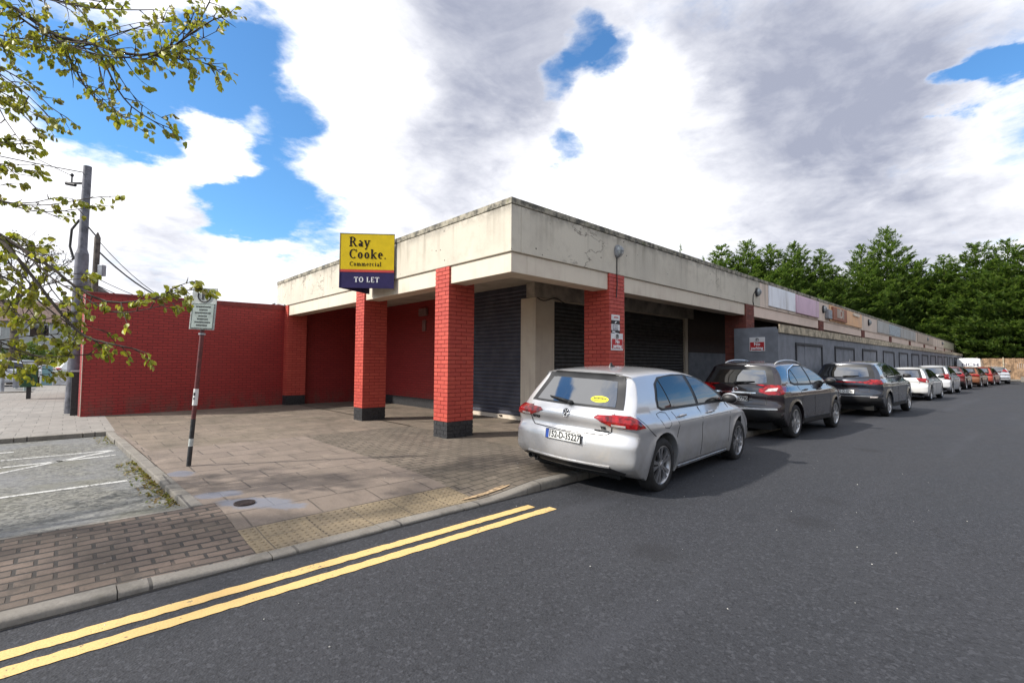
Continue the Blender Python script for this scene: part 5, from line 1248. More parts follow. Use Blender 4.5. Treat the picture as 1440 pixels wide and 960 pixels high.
# ---------------------------------------------------------------- parking sign post
b = Vector((1.24, 7.6, .1)); rgt = Vector((CR.x, CR.y, 0)).normalized(); lean = (rgt*.075+Vector((.02,.05,0))); up = (Vector((0,0,1))+lean*.75).normalized()
t = thing('parking_sign', 'leaning parking sign with pale plate on a maroon post beside the parking bay', 'sign', tuple(b))
MB().tube([b-up*.1, b+up*.26], .028, 14).build('post_base', M_PLINTH, t, smooth=True)
MB().tube([b+up*.26, b+up*.36], .0285, 14).build('post_band', M_SIGNGREY, t, smooth=True)
MB().tube([b+up*.36, b+up*.62], .028, 14).build('post_base', M_PLINTH, t, smooth=True)
MB().tube([b+up*.62, b+up*2.33], .027, 14).build('post', M_POST, t, smooth=True)
fw = rgt.cross(up).normalized()
if fw.dot(CAM-b) < 0: fw = -fw
xr = up.cross(fw).normalized()
if xr.dot(rgt) < 0: xr = -xr
def plate_(mb, c, hx, hz, th, r=0): return mb.obox(c, xr*hx, up*hz, fw*th)
MB().tube([b+up*.80+fw*.002, b+up*1.02+fw*.002], .0300, 14).build('sticker', M_SIGNWHITE, t, smooth=True)
g_ = MB(); g_.obox(b+up*.95+fw*.032, xr*.012, up*.02, fw*.001); g_.obox(b+up*.89+fw*.032, xr*.009, up*.014, fw*.001); g_.build('sticker_print', M_BLACKTXT, t)
pc = b+up*2.10+fw*.045+xr*.015
pl = plate_(MB(), pc, .170, .285, .004).build('plate', M_SIGNGREY, t, bevel=.003)
plate_(MB(), pc-up*.10+fw*.006, .155, .175, .003).build('lower_plate', M_SIGNGREEN, pl, bevel=.003)
g_ = MB()
for s_ in (-1, 1): g_.obox(pc-up*.10+fw*.0095+xr*s_*.147, xr*.003, up*.168, fw*.001)
for s_ in (-1, 1): g_.obox(pc-up*(.10+s_*.165)+fw*.0095, xr*.150, up*.003, fw*.001)
rr = random.Random(4)
for k, (n_, wd) in enumerate(((13, .10), (6, .05), (13, .105), (7, .055), (9, .07), (12, .10), (8, .075))):
    z = .035-k*.042; x = -wd
    while x < wd:
        w = rr.uniform(.006, .016); g_.obox(pc+fw*.0095+xr*(x+w/2)+up*(z-.01), xr*w*.42, up*.0085, fw*.0008)
        g_.obox(pc+fw*.0095+xr*(x+w*.3)+up*(z-.01), xr*.0016, up*.0115, fw*.0008); x += w+.004
g_.build('lettering', M_BLACKTXT, pl)
g_ = MB(); cc_ = pc+up*.18+fw*.006
add_text(g_, 'P', .17, cc_, xr, up, .006, .002); g_.tube([cc_+(xr*math.cos(a)+up*math.sin(a))*.088 for a in [R(-200+260*i/24) for i in range(25)]], .009, 6); g_.build('symbol', M_PLINTH, pl)
MB().lathe([(.042,-.012),(.042,.012)], tuple(b+up*1.76), 'z', 14).build('clamp', M_GALV, t, smooth=True)
# ---------------------------------------------------------------- poles and cables
M_POLE = mat('dull_pole_metal', base=(.13,.13,.15), rough=.6, metal=.2, vary=.35, vscale=4)
base = Vector((.17, 17.0, .1)); top = base+Vector((0,0,6.55))+rgt*.10
t = thing('utility_pole', 'tall grey metal pole rising beside the end of the red wall', 'utility pole', tuple(base))
MB().tube([base-Vector((0,0,.2)), base.lerp(top, .62), base.lerp(top, .64)], [.165, .145, .14], 18).build('lower_post', M_POLE, t, smooth=True)
MB().tube([base.lerp(top, .64), base.lerp(top, .66), top], [.14, .10, .09], 16).build('upper_post', M_POLE, t, smooth=True)
MB().obox(base.lerp(top, .93)-rgt*.28, rgt*.20, Vector((0,.03,0)), Vector((0,0,.025))).build('bracket', M_HOARDTRIM, t)
bi = MB(); q = base.lerp(top, .93)-rgt*.40
bi.tube([q+Vector((0,0,.02)), q+Vector((0,0,.26))], .02, 6); bi.ell(q+Vector((0,0,.22)), (.04,.04,.05)); bi.tube([q-rgt*.15, q+rgt*.1+Vector((0,0,-.05))], .045, 8); bi.build('insulator', M_HOARDTRIM, t, smooth=True)
c_ = MB(); c_.tube([base.lerp(top, .78)-rgt*.13, base.lerp(top, .74)-rgt*.32, base.lerp(top, .67)-rgt*.34, base.lerp(top, .62)-rgt*.22], .03, 7); c_.tube([base.lerp(top, .75)+rgt*.12, base.lerp(top, .70)+rgt*.42], .018, 6); c_.build('cable', M_CABLE, t, smooth=True)
b2_ = Vector((.52, 18.6, .1)); p2t = b2_+Vector((0,0,5.15))+rgt*.05
t = thing('utility_pole', 'shorter dark wooden pole right behind the grey metal one', 'utility pole', tuple(b2_))
MB().tube([b2_, b2_.lerp(p2t, .97), p2t], [.085, .075, .015], 12).build('post', M_WOODPOLE, t, smooth=True)
MB().obox(b2_.lerp(p2t, .78)+rgt*.18, rgt*.07, Vector((.05,.05,0)), Vector((0,0,.16))).build('junction_box', M_GALV, t, bevel=.01)
t = thing('cable_cabinet', 'tall black cabinet between the metal pole and the red wall end', 'cabinet', (.33, 16.35, .1))
MB().box(.12, 16.25, .1, .42, 16.6, 1.18).build('body', M_PLINTH, t, bevel=.012); MB().box(.10, 16.23, 1.18, .44, 16.62, 1.22).build('lid', M_GALV, t, bevel=.008)
def wire(label, a, b, sag, r=.016):
    a, b = Vector(a), Vector(b); pts = [a.lerp(b, i/20)-Vector((0,0,sag*4*(i/20)*(1-i/20))) for i in range(21)]
    o = MB().tube(pts, r, 5).build('overhead_cable', M_CABLE, smooth=True); tag(o, label, 'cable', 'overhead cables'); return o
pt = b2_.lerp(p2t, .9)
wire('thick overhead cable from the wooden pole down to the cream fascia corner', pt, (5.05, 17.0, 3.42), 1.0, .022)
wire('thin overhead cable from the top of the wooden pole to the shop roof', b2_.lerp(p2t, .96), (6.0, 17.4, 4.0), 1.6, .010)
wire('low overhead cable leaving the wooden pole under the junction box', b2_.lerp(p2t, .74), (6.2, 18.5, 3.6), .7, .010)
wire('lowest overhead cable behind the wall top', b2_.lerp(p2t, .70), (6.2, 19.5, 3.3), .6, .012)
wire('overhead cable running left from the top of the metal pole', top-Vector((0,0,.18)), (-12, 14.5, 7.3), .5, .012)
wire('second overhead cable running up and left from the pole bracket', q+Vector((0,0,.2)), (-9, 12, 9.5), .3, .008)
t_ = MB(); t_.tube([(5.0, 16.9, 3.34), (5.05, 16.6, 3.36), (5.12, 16.3, 3.30)], .03, 8); tag(t_.build('cable_clamp', M_GALV), 'grey cable clamp where the cable meets the far fascia corner', 'clamp')
# ---------------------------------------------------------------- outbuilding roof behind the wall
t = thing('outbuilding', 'small gabled outbuilding peeping over the red wall', 'building', (1.0, 24, 0))
w = MB(); w.box(.32, 22.0, 0, 2.0, 28, 3.05); w.build('wall', M_OLDBRICK, t)
w = MB(); w.prism([(.22, 3.0), (.22, 4.42), (2.2, 3.0)], lambda p, k: (p[0], 21.8+6.4*k, p[1])); w.build('roof', mat('slate_roof', base=(.16,.15,.145), rough=.85, vary=.3), t)
# ---------------------------------------------------------------- far end of the street on the left
t = thing('grit_bin', 'dark green bin on a black post at the corner of the pavement', 'bin', (-.92, 24.0, .1))
MB().box(-.98, 23.95, .1, -.86, 24.05, .55).build('post', M_PLINTH, t)
o = MB().box(-1.14, 23.82, .52, -.70, 24.22, 1.16).build('box', mat('green_bin_paint', base=(.018,.075,.03), rough=.5, vary=.2), t, bevel=.02)
MB().box(-1.16, 23.80, 1.14, -.68, 24.24, 1.19).build('lid', mat('green_bin_lid', base=(.02,.085,.035), rough=.5), t, bevel=.015)
MB().box(-30, 28.7, .02, -1.0, 29.0, .14).build('kerb', M_KERB, kind='structure')
MB().grid(lambda u, v: (-40+60*u, 29+14*v, .0), 8, 4).build('road', mat('pale_side_road', base=(.17,.165,.16), rough=.9, vary=.2, vscale=.6), kind='structure')
MB().grid(lambda u, v: (-40+39*u, 28.9+1.2*v, .095), 8, 1).build('pavement', M_SLAB3, kind='structure')
MB().grid(lambda u, v: (-1+16*u, 29.0+8*v, .09), 8, 4).build('pavement', M_SLAB3, kind='structure')
for (x, y, h, lb_) in ((-2.05, 31.4, 1.5, 'tall grey street post at the left edge beyond the bin'), ):
    t = thing('street_post', lb_, 'post', (x, y, .1)); MB().tube([(x, y, 0), (x, y, h)], .07, 10).build('post', M_GALV, t, smooth=True); MB().tube([(x, y, h), (x, y, h+.05)], .085, 10).build('cap', M_GALV, t, smooth=True)
for x, y, lb_ in ((-1.80, 35.0, 'slim pale bollard left of the green bin'), (-1.32, 31.2, 'slim pale bollard just behind the green bin')):
    t = thing('bollard', lb_, 'bollard', (x, y, .1), 'bollards'); MB().tube([(x, y, 0), (x, y, .92)], .06, 10).build('post', M_SIGNGREEN, t, smooth=True); MB().ell((x, y, .93), (.07,.07,.05)).build('cap', M_GALV, t, smooth=True)
t = thing('utility_cabinet', 'grey street cabinet between the bollards', 'cabinet', (-1.66, 34, .1)); MB().box(-1.86, 33.8, .1, -1.46, 34.2, .75).build('body', M_GALV, t, bevel=.02); MB().box(-1.88, 33.78, .75, -1.44, 34.22, .80).build('lid', M_HOARDTRIM, t)
t = thing('low_wall', 'pale low wall with ring pattern across the end of the pavement', 'wall', (0, 36.4, .1))
MB().box(-1.0, 36.3, .1, 1.6, 36.6, .78).build('wall', M_SIGNWHITE, t); MB().box(-1.05, 36.25, .78, 1.6, 36.65, .86).build('coping', M_SIGNGREY, t)
rg = MB()
for k in range(7): rg.tube([(-.75+k*.34+.14*math.cos(a*.35), 36.285, .44+.17*math.sin(a*.35)) for a in range(19)], .018, 5)
rg.build('ring_pattern', M_SIGNGREY, t)
t = thing('glass_screen', 'pale teal glass screen beside the low ring pattern wall', 'screen', (-.75, 36, .1)); MB().box(-.92, 36.0, .1, -.50, 36.04, 1.15).build('pane', mat('teal_glass', base=(.20,.34,.36), rough=.1), t); 
f_ = MB(); f_.box(-.95, 35.98, .1, -.92, 36.06, 1.22); f_.box(-.50, 35.98, .1, -.47, 36.06, 1.22); f_.box(-.95, 35.98, 1.15, -.47, 36.06, 1.22); f_.build('frame', M_SIGNWHITE, t)
far = [(dict(paint=P_WHITE2, label='white car parked across the far street at the left edge'), (-4.3, 38.5, 12)), (dict(paint=P_SIL2, label='pale silver car parked across the far street behind the green bin'), (-1.9, 44, 100)), (dict(paint=P_WHITE, label='white car at the far end of the pavement left of the pole'), (-.6, 46, 8))]
for k, ((u), (x, y, yaw)) in enumerate(far):
    q = simple(GOLF, 1, 1.0, 1, u['paint'], u['label'], plate=(0,.62,''), rim=dict(n=5, w=(.05,.07))); c_ = make_car(q); c_['group'] = 'cars on the far street'; put(c_, x, y, 0, yaw)
def house(x0, y0, x1, y1, h, rh, m, mr, label, ax='x', group='houses beyond the street'):
    t = thing('house', label, 'house', (x0, y0, 0), group)
    MB().box(x0, y0, 0, x1, y1, h).build('wall', m, t)
    if ax == 'x': rf = MB().prism([(y0-.4, h-.1), ((y0+y1)/2, h+rh), (y1+.4, h-.1)], lambda p, k: (x0-.3+(x1-x0+.6)*k, p[0], p[1]))
    else: rf = MB().prism([(x0-.4, h-.1), ((x0+x1)/2, h+rh), (x1+.4, h-.1)], lambda p, k: (p[0], y0-.3+(y1-y0+.6)*k, p[1]))
    r_ = rf.build('roof', mr, t); MB().box(x0+.8, (y0+y1)/2-.4, h+rh-.6, x0+1.7, (y0+y1)/2+.4, h+rh+.7).build('chimney', M_OLDBRICK, r_)
    n = max(2, int((x1-x0)/3)); 
    for z in ((1.0, 3.7) if h > 4.5 else (1.0,)):
        for i in range(n):
            cx = x0+(i+.5)*(x1-x0)/n
            for yy, sgn in ((y0, -1), (y1, 1)):
                f_ = MB().box(cx-.75, min(yy, yy+sgn*.06), z, cx+.75, max(yy, yy+sgn*.06), z+1.25).build('window', M_SIGNWHITE, t); MB().box(cx-.66, min(yy, yy+sgn*.075), z+.09, cx+.66, max(yy, yy+sgn*.075), z+1.16).build('pane', M_GLASS, f_)
M_REND = mat('pale_render', base=(.40,.37,.32), rough=.9, vary=.1); M_TILE = mat('brown_roof_tiles', base=(.15,.10,.08), rough=.9, vary=.3)
house(-22, 64, -9, 72, 5.2, 2.4, M_REND, M_TILE, 'pale rendered house far across the street at the left edge')
house(-7, 66, 3, 74, 5.2, 2.3, mat('white_render', base=(.45,.45,.43), rough=.9), M_TILE, 'white rendered house far across the street behind the pole')
# terrace on the opposite side of the road, seen in the car windows
for k, x in enumerate((-14, 2.5, 19, 35.5, 52, 68.5)):
    house(x, -19, x+14, -11, 5.4, 3.0, M_REND, M_TILE, 'pale terraced house opposite the shops, seen only in the car windows', group='terrace opposite the shops')
# ---------------------------------------------------------------- far right: low building, timber fence
t = thing('low_building', 'low flat roofed building beyond the end of the shops', 'building', (82, 5, 0))
MB().box(81, 4.2, 0, 90, 9, 2.5).build('wall', M_HOARD, t); rf = MB(); rf.grid(lambda u, v: (80.4+10*u, 3.2+6.5*v, 2.5+.55*math.sin(math.pi*v)), 4, 10); rf.box(80.4, 3.2, 2.38, 90.4, 9.7, 2.5); rf.build('roof', M_PINKCREAM, t, smooth=True)
for i in range(3): MB().box(80.96, 4.6+i*1.3, .9, 81.0, 5.5+i*1.3, 2.0).build('window', M_GLASS, t)
t = thing('timber_fence', 'orange brown timber fence closing the end of the street', 'fence', (73, 0, 0))
fb_ = MB()
for i in range(26): y = -.15+i*.14; fb_.box(73, y, .1, 73.03, y+.13, 2.35+random.uniform(-.02,.02))
fb_.build('boards', mat('orange_timber', base=(.30,.19,.11), rough=.85, vary=.35, vscale=3), t)
for y in (-.2, 1.4, 3.4): MB().box(72.9, y, 0, 73.0, y+.1, 2.45).build('post', M_TIMBER, t)
MB().box(72.5, -14, .0, 72.9, 3.2, .15).build('kerb', M_KERB, kind='structure')
tag(MB().box(67, -9, 0, 67.3, .2, .5).build('boundary_wall', M_KERB, bevel=.02), 'low pale wall at the right hand end of the street', 'wall')
# ---------------------------------------------------------------- conifers behind the shops
def conifer_mesh(seed, H, rad):
    rnd = random.Random(seed); V = []; F = []
    tr = MB()
    tops = [(0, 0, H)] + [(rnd.uniform(-1,1)*rad*.35, rnd.uniform(-1,1)*rad*.35, H*rnd.uniform(.86,.97)) for _ in range(2)]
    z = H*.12
    while z < H*.985:
        k = z/H; prof = min(1, .45+k*3.2)*min(1.0, (1-k)*1.75)**.8; rr = rad*prof*rnd.uniform(.82,1.12)+.12
        nb = max(4, int(8*prof+3)); a0 = rnd.uniform(0, 6.28)
        for i in range(nb):
            a = a0+2*math.pi*i/nb+rnd.uniform(-.3,.3); L = rr*rnd.uniform(.66,1.22); zz = z+rnd.uniform(-.3,.3)
            lift = rnd.uniform(.0,.30)+.45*k; d = Vector((math.cos(a), math.sin(a), 0)); s_ = Vector((-d.y, d.x, 0)); bow = rnd.uniform(.05,.28)
            n = max(8, int(44*L/rad))
            for j in range(n):
                u = 1-rnd.random()**1.35*.70; side = rnd.uniform(-1,1)*(.10+.62*(1.08-u))*L*.62
                p = Vector((0,0,zz)) + d*L*u + s_*side + Vector((0,0, L*u*lift + bow*L*(u*u-.6*u) - abs(side)*.18 + rnd.uniform(-.09,.09)))
                sz = rnd.uniform(.30,.58)*(.6+.4*prof)
                for q in range(3):
                    dr = (d*rnd.uniform(.4,1.1)+s_*(rnd.uniform(-.8,.8)+side*.5)+Vector((0,0,rnd.uniform(-.05,.85)))).normalized()
                    w = dr.cross(Vector((rnd.uniform(-.35,.35), rnd.uniform(-.35,.35), 1))).normalized()*sz*.21; b = p+Vector((rnd.uniform(-.15,.15), rnd.uniform(-.15,.15), rnd.uniform(-.08,.08)))
                    o = len(V); V += [b-dr*sz*.2, b+dr*sz*.35+w, b+dr*sz, b+dr*sz*.35-w]; F.append((o, o+1, o+2, o+3))
        z += rnd.uniform(.34,.52)*(1-.35*k)
    for tp in tops:                                     # feathery leaders
        for j in range(26):
            a = rnd.uniform(0, 6.28); u = rnd.random(); b = Vector(tp)+Vector((0,0,-1.5*u)); dr = Vector((math.cos(a)*.7, math.sin(a)*.7, 1)).normalized(); sz = .22+.42*u
            w = dr.cross(Vector((0,0,1))).normalized()*sz*.2; o = len(V); V += [b, b+dr*sz*.5+w, b+dr*sz, b+dr*sz*.5-w]; F.append((o, o+1, o+2, o+3))
    mb = MB(); mb.add(V, F)
    tb = MB(); tb.tube([(0,0,-.2), (rnd.uniform(-.1,.1), rnd.uniform(-.1,.1), H*.4), (0,0,H*.96)], [.34,.22,.03], 9)
    for i in range(16):
        z = H*rnd.uniform(.06,.4); a = rnd.uniform(0, 6.28); L = rad*rnd.uniform(.4,.9); tb.tube([(0,0,z), (math.cos(a)*L*.5, math.sin(a)*L*.5, z+L*.12), (math.cos(a)*L, math.sin(a)*L, z+L*.1)], [.06,.04,.015], 5)
    return mb, tb
CON = []
for s in range(4):
    H, rad = [(16.0, 4.3), (17.4, 3.9), (15.0, 4.4), (16.6, 3.8)][s]
    t = thing('conifer_tree', 'tall dark green conifer', 'tree', (0,0,0), 'conifer row behind the shops')
    a, b_ = conifer_mesh(20+s, H, rad); tb = b_.build('trunk', M_BARK, t, smooth=True); a.build('crown', M_CONIF, t); CON.append(t)
rnd = random.Random(5)
row = [(77.5,-5.2,16.6),(78.5,-2.2,17.2),(79.5,.9,16.0),(80.4,3.6,16.6),(81.5,6.6,15.6),(82.0,9.4,15.2),(80.6,12.2,19.8),(78.4,14.6,17.6),(71.0,17.6,16.4),(67.5,19.6,17.2),(64.5,21.4,16.4),(62.0,23.4,16.8),(60.0,25.6,16.4),(84.5,-4,15),(86,2,15),(87,7,15),(86,11,15),(74.5,16.6,13.5),(66,23.5,15)]
lbl = ['conifer at the right edge of the photo, outermost of the row', 'conifer second in from the right edge, over the timber fence', 'conifer straight behind the last silver car', 'conifer behind the white van', 'conifer standing over the far end of the shops', 'shorter full conifer just right of the tallest pointed one', 'tallest pointed conifer of the row', 'conifer just left of the tallest pointed one', 'conifer left of the gap in the row, above the white panel', 'pointed conifer above the bare fascia before the white panel', 'conifer third from the left end of the row', 'conifer second from the left end of the row', 'conifer at the left end of the row above the shop roof',
       'rear conifer filling the right edge behind the front row', 'rear conifer behind the timber fence', 'rear conifer between the van and the shops', 'rear conifer behind the far end of the fascia', 'low dark conifer in the gap of the row', 'rear conifer half hidden behind the left end of the row']
HT = [16.0, 17.4, 15.0, 16.6]; CID = [0,1,2,3] + [[1,3,0,2,1,3,0,2,1,3,2,0,1,2,3,0][i % 16] for i in range(4, 40)]
for i, (x, y, s) in enumerate(row):
    o = CON[i] if i < 4 else copy_tree(CON[CID[i]])
    o.location = (x, y, 0); o.rotation_euler = (0, 0, rnd.uniform(0, 6.28)); hz_ = s/HT[CID[i]]; o.scale = (rnd.uniform(.92,1.1), rnd.uniform(.92,1.1), hz_); o['label'] = lbl[i]
# ---------------------------------------------------------------- street tree overhanging from the left
tr = thing('street_tree', 'young leaved street tree reaching in from the left of the parking bay', 'tree', (-3.6, 7.2, 0))
wood = MB(); leaf = MB(); rnd = random.Random(42)
tx, ty = -3.6, 7.2
trunk = [Vector((tx, ty, -.1)), Vector((tx+.03, ty-.02, 1.2)), Vector((tx+.08, ty+.03, 2.4)), Vector((tx+.05, ty+.1, 3.6)), Vector((tx+.15, ty+.1, 5.2)), Vector((tx+.1, ty+.2, 7.2))]
wood.tube(trunk, [.16,.135,.12,.10,.06,.015], 14)
def spline(P, k=6): return [Vector(p) for p in catmull([tuple(p) for p in P], .12)]
def leafat(p, d, s):
    """a cupped, pointed young leaf hanging from its stalk"""
    hang = Vector((rnd.uniform(-.6,.6), rnd.uniform(-.6,.6), -rnd.uniform(.25,1.1))); ax = (d*.55+hang).normalized(); sd_ = ax.cross(Vector((rnd.uniform(-1,1), rnd.uniform(-1,1), rnd.uniform(-.3,.3)))).normalized(); n_ = ax.cross(sd_); cup = rnd.uniform(.1,.38)*s
    o = p+ax*s*.12
    leaf.add([o, o+ax*s*.28+sd_*s*.34-n_*cup, o+ax*s*.68+sd_*s*.30-n_*cup, o+ax*s*1.02, o+ax*s*.68-sd_*s*.30-n_*cup, o+ax*s*.28-sd_*s*.34-n_*cup, o+ax*s*.5], [(0,1,6),(1,2,6),(2,3,6),(3,4,6),(4,5,6),(5,0,6)])
def twig(p, d, L, r, lv, dens):
    n = max(3, int(L/.06)); pts = [p]; cur = p; dd = d.copy()
    for i in range(n):
        dd = (dd+Vector((rnd.uniform(-.20,.20), rnd.uniform(-.20,.20), rnd.uniform(-.16,.14)))).normalized(); cur = cur+dd*L/n; pts.append(cur)
    wood.tube(pts, [r*(1-.75*i/n) for i in range(n+1)], 5, cap=False)
    for i in range(1, n+1):
        if rnd.random() < dens:
            for _ in range(rnd.choice((1,2,2,3,3))): leafat(pts[i]+Vector((rnd.uniform(-.02,.02), rnd.uniform(-.02,.02), 0)), dd, rnd.uniform(.040,.076))
        if lv > 0 and i > 1 and rnd.random() < .5:
            sd_ = dd.cross(Vector((rnd.uniform(-1,1), rnd.uniform(-1,1), rnd.uniform(-1,1)))).normalized()
            twig(pts[i], (dd*.8+sd_*.8+Vector((0,0,-.12))).normalized(), L*rnd.uniform(.3,.6), r*.55, lv-1, dens)
def limb(px, r0, r1, dens, every=.16, tw=.45, lv=1, root=None):
    P = [at(x, y, d) for x, y, d in px]
    if root is not None: P = [root]+P
    pts = spline(P); n = len(pts); wood.tube(pts, [r0+(r1-r0)*(i/(n-1))**.8 for i in range(n)], 8)
    acc = 0
    for i in range(1, n):
        acc += (pts[i]-pts[i-1]).length
        v = (pts[i]-CAM); q = v.dot(CF)
        if acc > every*.55:
            acc = 0
            if q < .5 or 720+FPX*v.dot(CR)/q < -330: continue
            d = (pts[i]-pts[i-1]).normalized(); sd_ = d.cross(Vector((rnd.uniform(-1,1), rnd.uniform(-1,1), rnd.uniform(-1,1)))).normalized()
            k = 1-.45*i/n
            twig(pts[i], (d*.75+sd_*.85+Vector((0,0,-.10))).normalized(), tw*k*rnd.uniform(.6,1.2), .006*k+.002, lv, dens)
    twig(pts[-1], (pts[-1]-pts[-2]).normalized(), tw*.6, r1, 0, dens+.2)
limb0 = limb
def limb(px, r0, r1, dens, every=.16, tw=.45, lv=1, root=None):
    limb0(px, r0, r1, dens, every, tw, lv, root)
    if len(px) < 5: return
    for k in range(2 if px[-1][1] < 300 else 1):
        i0 = rnd.choice((0, 1)) if len(px) > 6 else 0; sx_, sy_, sd_ = rnd.uniform(-26,26), rnd.uniform(-22,24), rnd.uniform(-.35,.35); n = len(px)
        q = []
        for i in range(i0, n-1):
            f = min(1, (i-i0)/2.5); q.append((px[i][0]+sx_*f-8*f+rnd.uniform(-5,5), px[i][1]+sy_*f+rnd.uniform(-6,6), px[i][2]+sd_*f))
        if len(q) > 2: limb0(q, min(r0*.5, .012), .0025, dens, every*1.15, tw*.9, max(0, lv), None)
D = 5.4
limb([(-70,-20,5.4),(20,12,5.2),(75,48,5.1),(133,63,5.0),(180,76,5.0),(213,76,5.0),(250,62,5.0),(278,32,5.0),(294,4,5.0)], .055, .006, .62, .11, .34, 1, trunk[4])
limb([(213,76,5.0),(240,68,4.95),(265,50,4.9),(300,28,4.9),(318,24,4.9)], .012, .004, .65, .09, .25, 0)
limb([(213,76,5.0),(240,82,5.0),(270,84,5.0),(290,90,5.0),(303,98,5.0)], .012, .004, .7, .08, .26, 0)
limb([(133,63,5.0),(150,95,5.0),(165,125,5.0),(185,150,5.0),(215,170,5.0),(238,180,5.0)], .012, .004, .62, .10, .24, 0)
limb([(75,48,5.1),(100,85,5.2),(115,115,5.2),(135,140,5.2),(160,160,5.2),(190,168,5.2)], .013, .004, .6, .10, .26, 0)
limb([(-60,40,5.6),(20,60,5.5),(60,66,5.4),(100,70,5.3),(150,52,5.3),(205,36,5.3),(245,30,5.3)], .03, .004, .6, .11, .32, 1, trunk[4])
limb([(-60,-40,4.9),(40,-10,4.9),(120,10,4.8),(170,14,4.8),(215,14,4.8)], .03, .004, .62, .10, .30, 1, trunk[4])
limb([(-60,70,5.6),(0,95,5.5),(40,120,5.5),(70,150,5.4),(95,166,5.4)], .03, .004, .6, .10, .34, 1, trunk[4])
limb([(-60,120,5.2),(-10,130,5.2),(20,150,5.2),(50,180,5.2),(55,190,5.2)], .02, .004, .6, .10, .26, 1, trunk[4])
limb([(-60,205,5.2),(-10,200,5.1),(18,202,5.1),(36,203,5.1),(52,208,5.1)], .014, .003, .62, .12, .10, 0, trunk[3])
limb([(-60,235,5.0),(-10,230,5.0),(20,236,5.0),(40,240,5.0),(53,240,5.0)], .012, .003, .55, .14, .09, 0, trunk[3])
limb([(-60,262,5.2),(-10,262,5.2),(15,258,5.2),(28,258,5.2)], .012, .003, .55, .14, .09, 0, trunk[3])
limb([(-60,270,5.0),(0,282,5.0),(35,288,5.0),(70,288,5.0),(112,281,5.0),(140,277,5.0),(166,276,5.0)], .016, .003, .55, .13, .11, 0, trunk[3])
limb([(45,290,5.0),(75,303,5.0),(96,305,5.0)], .006, .003, .5, .14, .10, 0)
limb([(-90,285,5.0),(-20,318,4.9),(20,358,4.8),(45,388,4.8),(68,418,4.8),(97,453,4.8),(120,473,4.8),(150,482,4.8),(187,490,4.8)], .05, .007, .62, .10, .30, 1, trunk[2])
limb([(-20,318,4.9),(25,346,4.9),(55,365,4.9),(80,382,4.9),(110,406,4.9),(150,424,4.9),(190,424,4.9),(225,418,4.9),(252,410,4.9),(282,406,4.9)], .022, .004, .62, .11, .24, 1)
limb([(225,418,4.9),(245,405,4.9),(262,398,4.9),(272,396,4.9)], .006, .003, .7, .10, .10, 0)
limb([(-90,340,5.3),(-20,378,5.2),(30,402,5.2),(65,432,5.1),(100,458,5.0)], .035, .006, .62, .10, .34, 1, trunk[2])
limb([(-60,420,5.2),(0,440,5.2),(40,450,5.2),(85,445,5.2),(105,440,5.2)], .018, .004, .6, .11, .30, 1, trunk[2])
limb([(-90,440,4.9),(-20,470,4.8),(20,490,4.8),(60,502,4.8),(95,500,4.8),(125,498,4.8)], .022, .004, .68, .09, .30, 1, trunk[2])
limb([(-60,480,5.0),(0,478,5.0),(40,472,5.0),(80,470,5.0)], .014, .004, .65, .10, .30, 1, trunk[2])
limb([(-60,500,5.1),(0,512,5.1),(30,516,5.1),(52,518,5.1),(80,520,5.1)], .012, .003, .7, .09, .18, 0, trunk[2])
limb([(-60,335,5.0),(-10,340,5.0),(20,335,5.0),(36,340,5.0)], .012, .003, .65, .09, .24, 0, trunk[3])
limb([(-40,380,4.8),(0,390,4.8),(30,420,4.8),(50,448,4.8),(70,470,4.8)], .012, .003, .65, .09, .28, 1, trunk[2])
# out of frame crown, so the tree is a whole tree from the side
for k in range(12):
    a = rnd.uniform(1.8, 4.0); z = rnd.uniform(2.4, 5.6); L = rnd.uniform(.8, 1.9); s0 = Vector((tx+.1, ty+.1, z)); d = Vector((math.cos(a), math.sin(a), .3)).normalized()
    if s0.x+d.x*L > -2.2 and d.y < 0: continue
    wood.tube([s0, s0+d*L*.5, s0+d*L], [.035,.02,.008], 6)
    for j in range(9): twig(s0+d*L*(.25+.75*j/9), (d+Vector((rnd.uniform(-1,1), rnd.uniform(-1,1), rnd.uniform(-.4,.6)))).normalized(), .5, .006, 1, .5)
wood.build('trunk', M_BARK, tr, smooth=True, ang=180); leaf.build('crown', M_LEAF, tr, smooth=True, ang=180)
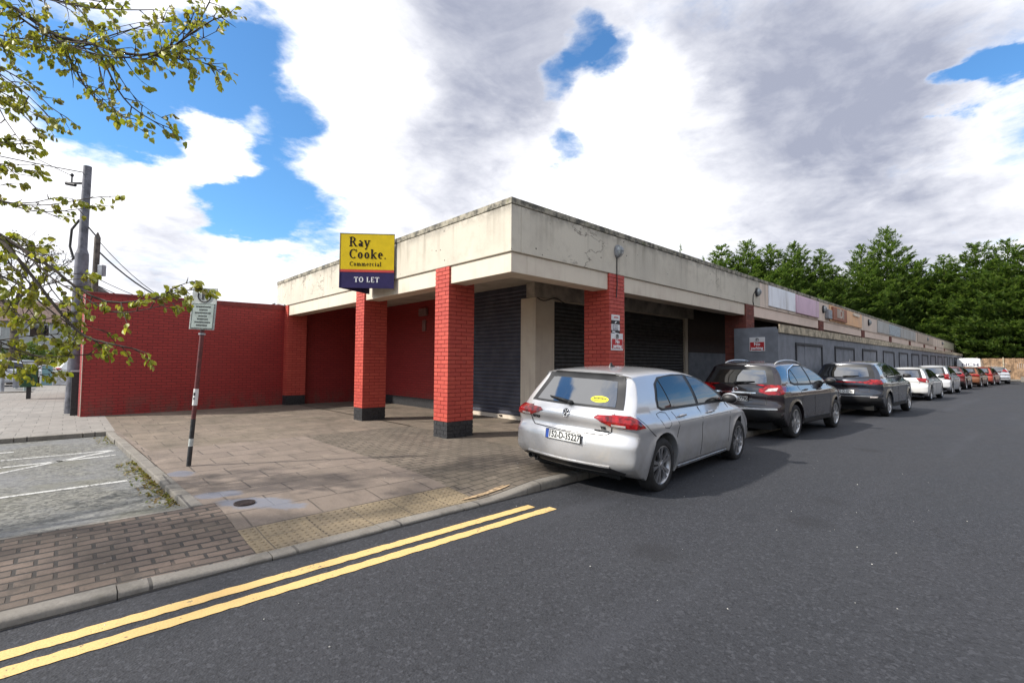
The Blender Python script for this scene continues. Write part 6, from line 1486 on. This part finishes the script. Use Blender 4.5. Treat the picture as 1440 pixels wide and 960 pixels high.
# ---------------------------------------------------------------- bare tree behind, left edge
def bare(x, y, H, spread, seed, label):
    rnd = random.Random(seed); t = thing('bare_tree', label, 'tree', (x, y, 0)); w = MB(); b_ = MB()
    def br(p, d, L, r, lv):
        n = 4; pts = [p]; c = p; dd = d
        for i in range(n): dd = (dd+Vector((rnd.uniform(-.2,.2), rnd.uniform(-.2,.2), rnd.uniform(-.05,.15)))).normalized(); c = c+dd*L/n; pts.append(c)
        w.tube(pts, [r*(1-.5*i/n) for i in range(n+1)], 4 if lv < 3 else 6, cap=False)
        if lv == 0:
            for q in pts[1:]:
                for _ in range(1):
                    s_ = rnd.uniform(.03,.07); o = q+Vector((rnd.uniform(-.12,.12), rnd.uniform(-.12,.12), rnd.uniform(-.12,.12))); a = Vector((rnd.uniform(-1,1), rnd.uniform(-1,1), rnd.uniform(-1,1))).normalized()*s_; e = a.cross(Vector((rnd.uniform(-1,1), 0, 1))).normalized()*s_*.6
                    b_.add([o-a, o+e, o+a, o-e], [(0,1,2,3)])
            return
        for k in range(rnd.choice((3,4))):
            a = rnd.uniform(0, 6.28); s_ = Vector((math.cos(a), math.sin(a), rnd.uniform(-.1,.4))); br(pts[rnd.choice((2,3,4))], (dd*.9+s_*spread).normalized(), L*rnd.uniform(.58,.8), r*.55, lv-1)
    w.tube([(x,y,-.1), (x,y,H*.28)], [H*.022, H*.017], 8); br(Vector((x,y,H*.26)), Vector((0,0,1)), H*.26, H*.017, 5)
    w.build('trunk', M_BARK, t, smooth=True, ang=180); b_.build('buds', M_HEDGE if seed % 2 else M_BARK, t)
bare(-2.3, 41, 10.8, .85, 8, 'bare twiggy tree in bud behind the lamp post at the left edge')
# hedge belt far left
hg = MB(); rnd = random.Random(77)
for i in range(9000):
    x = rnd.uniform(-26, 4); y = 58+rnd.uniform(-1.5, 1.5); z = rnd.random()**.8*(3.4+1.0*math.sin(x*.7)+.6*math.sin(x*2.1)); s_ = rnd.uniform(.12,.26); o = Vector((x, y, z)); a = Vector((rnd.uniform(-1,1), rnd.uniform(-1,1), rnd.uniform(-1,1))).normalized()*s_; e = a.cross(Vector((rnd.uniform(-1,1), rnd.uniform(-1,1), 1))).normalized()*s_*.6
    hg.add([o-a, o+e, o+a, o-e], [(0,1,2,3)])
o = hg.build('hedge_belt', M_HEDGE, kind='stuff'); o['label'] = 'band of green hedge beyond the far street on the left'; o['category'] = 'hedge'
bpy.context.view_layer.update()
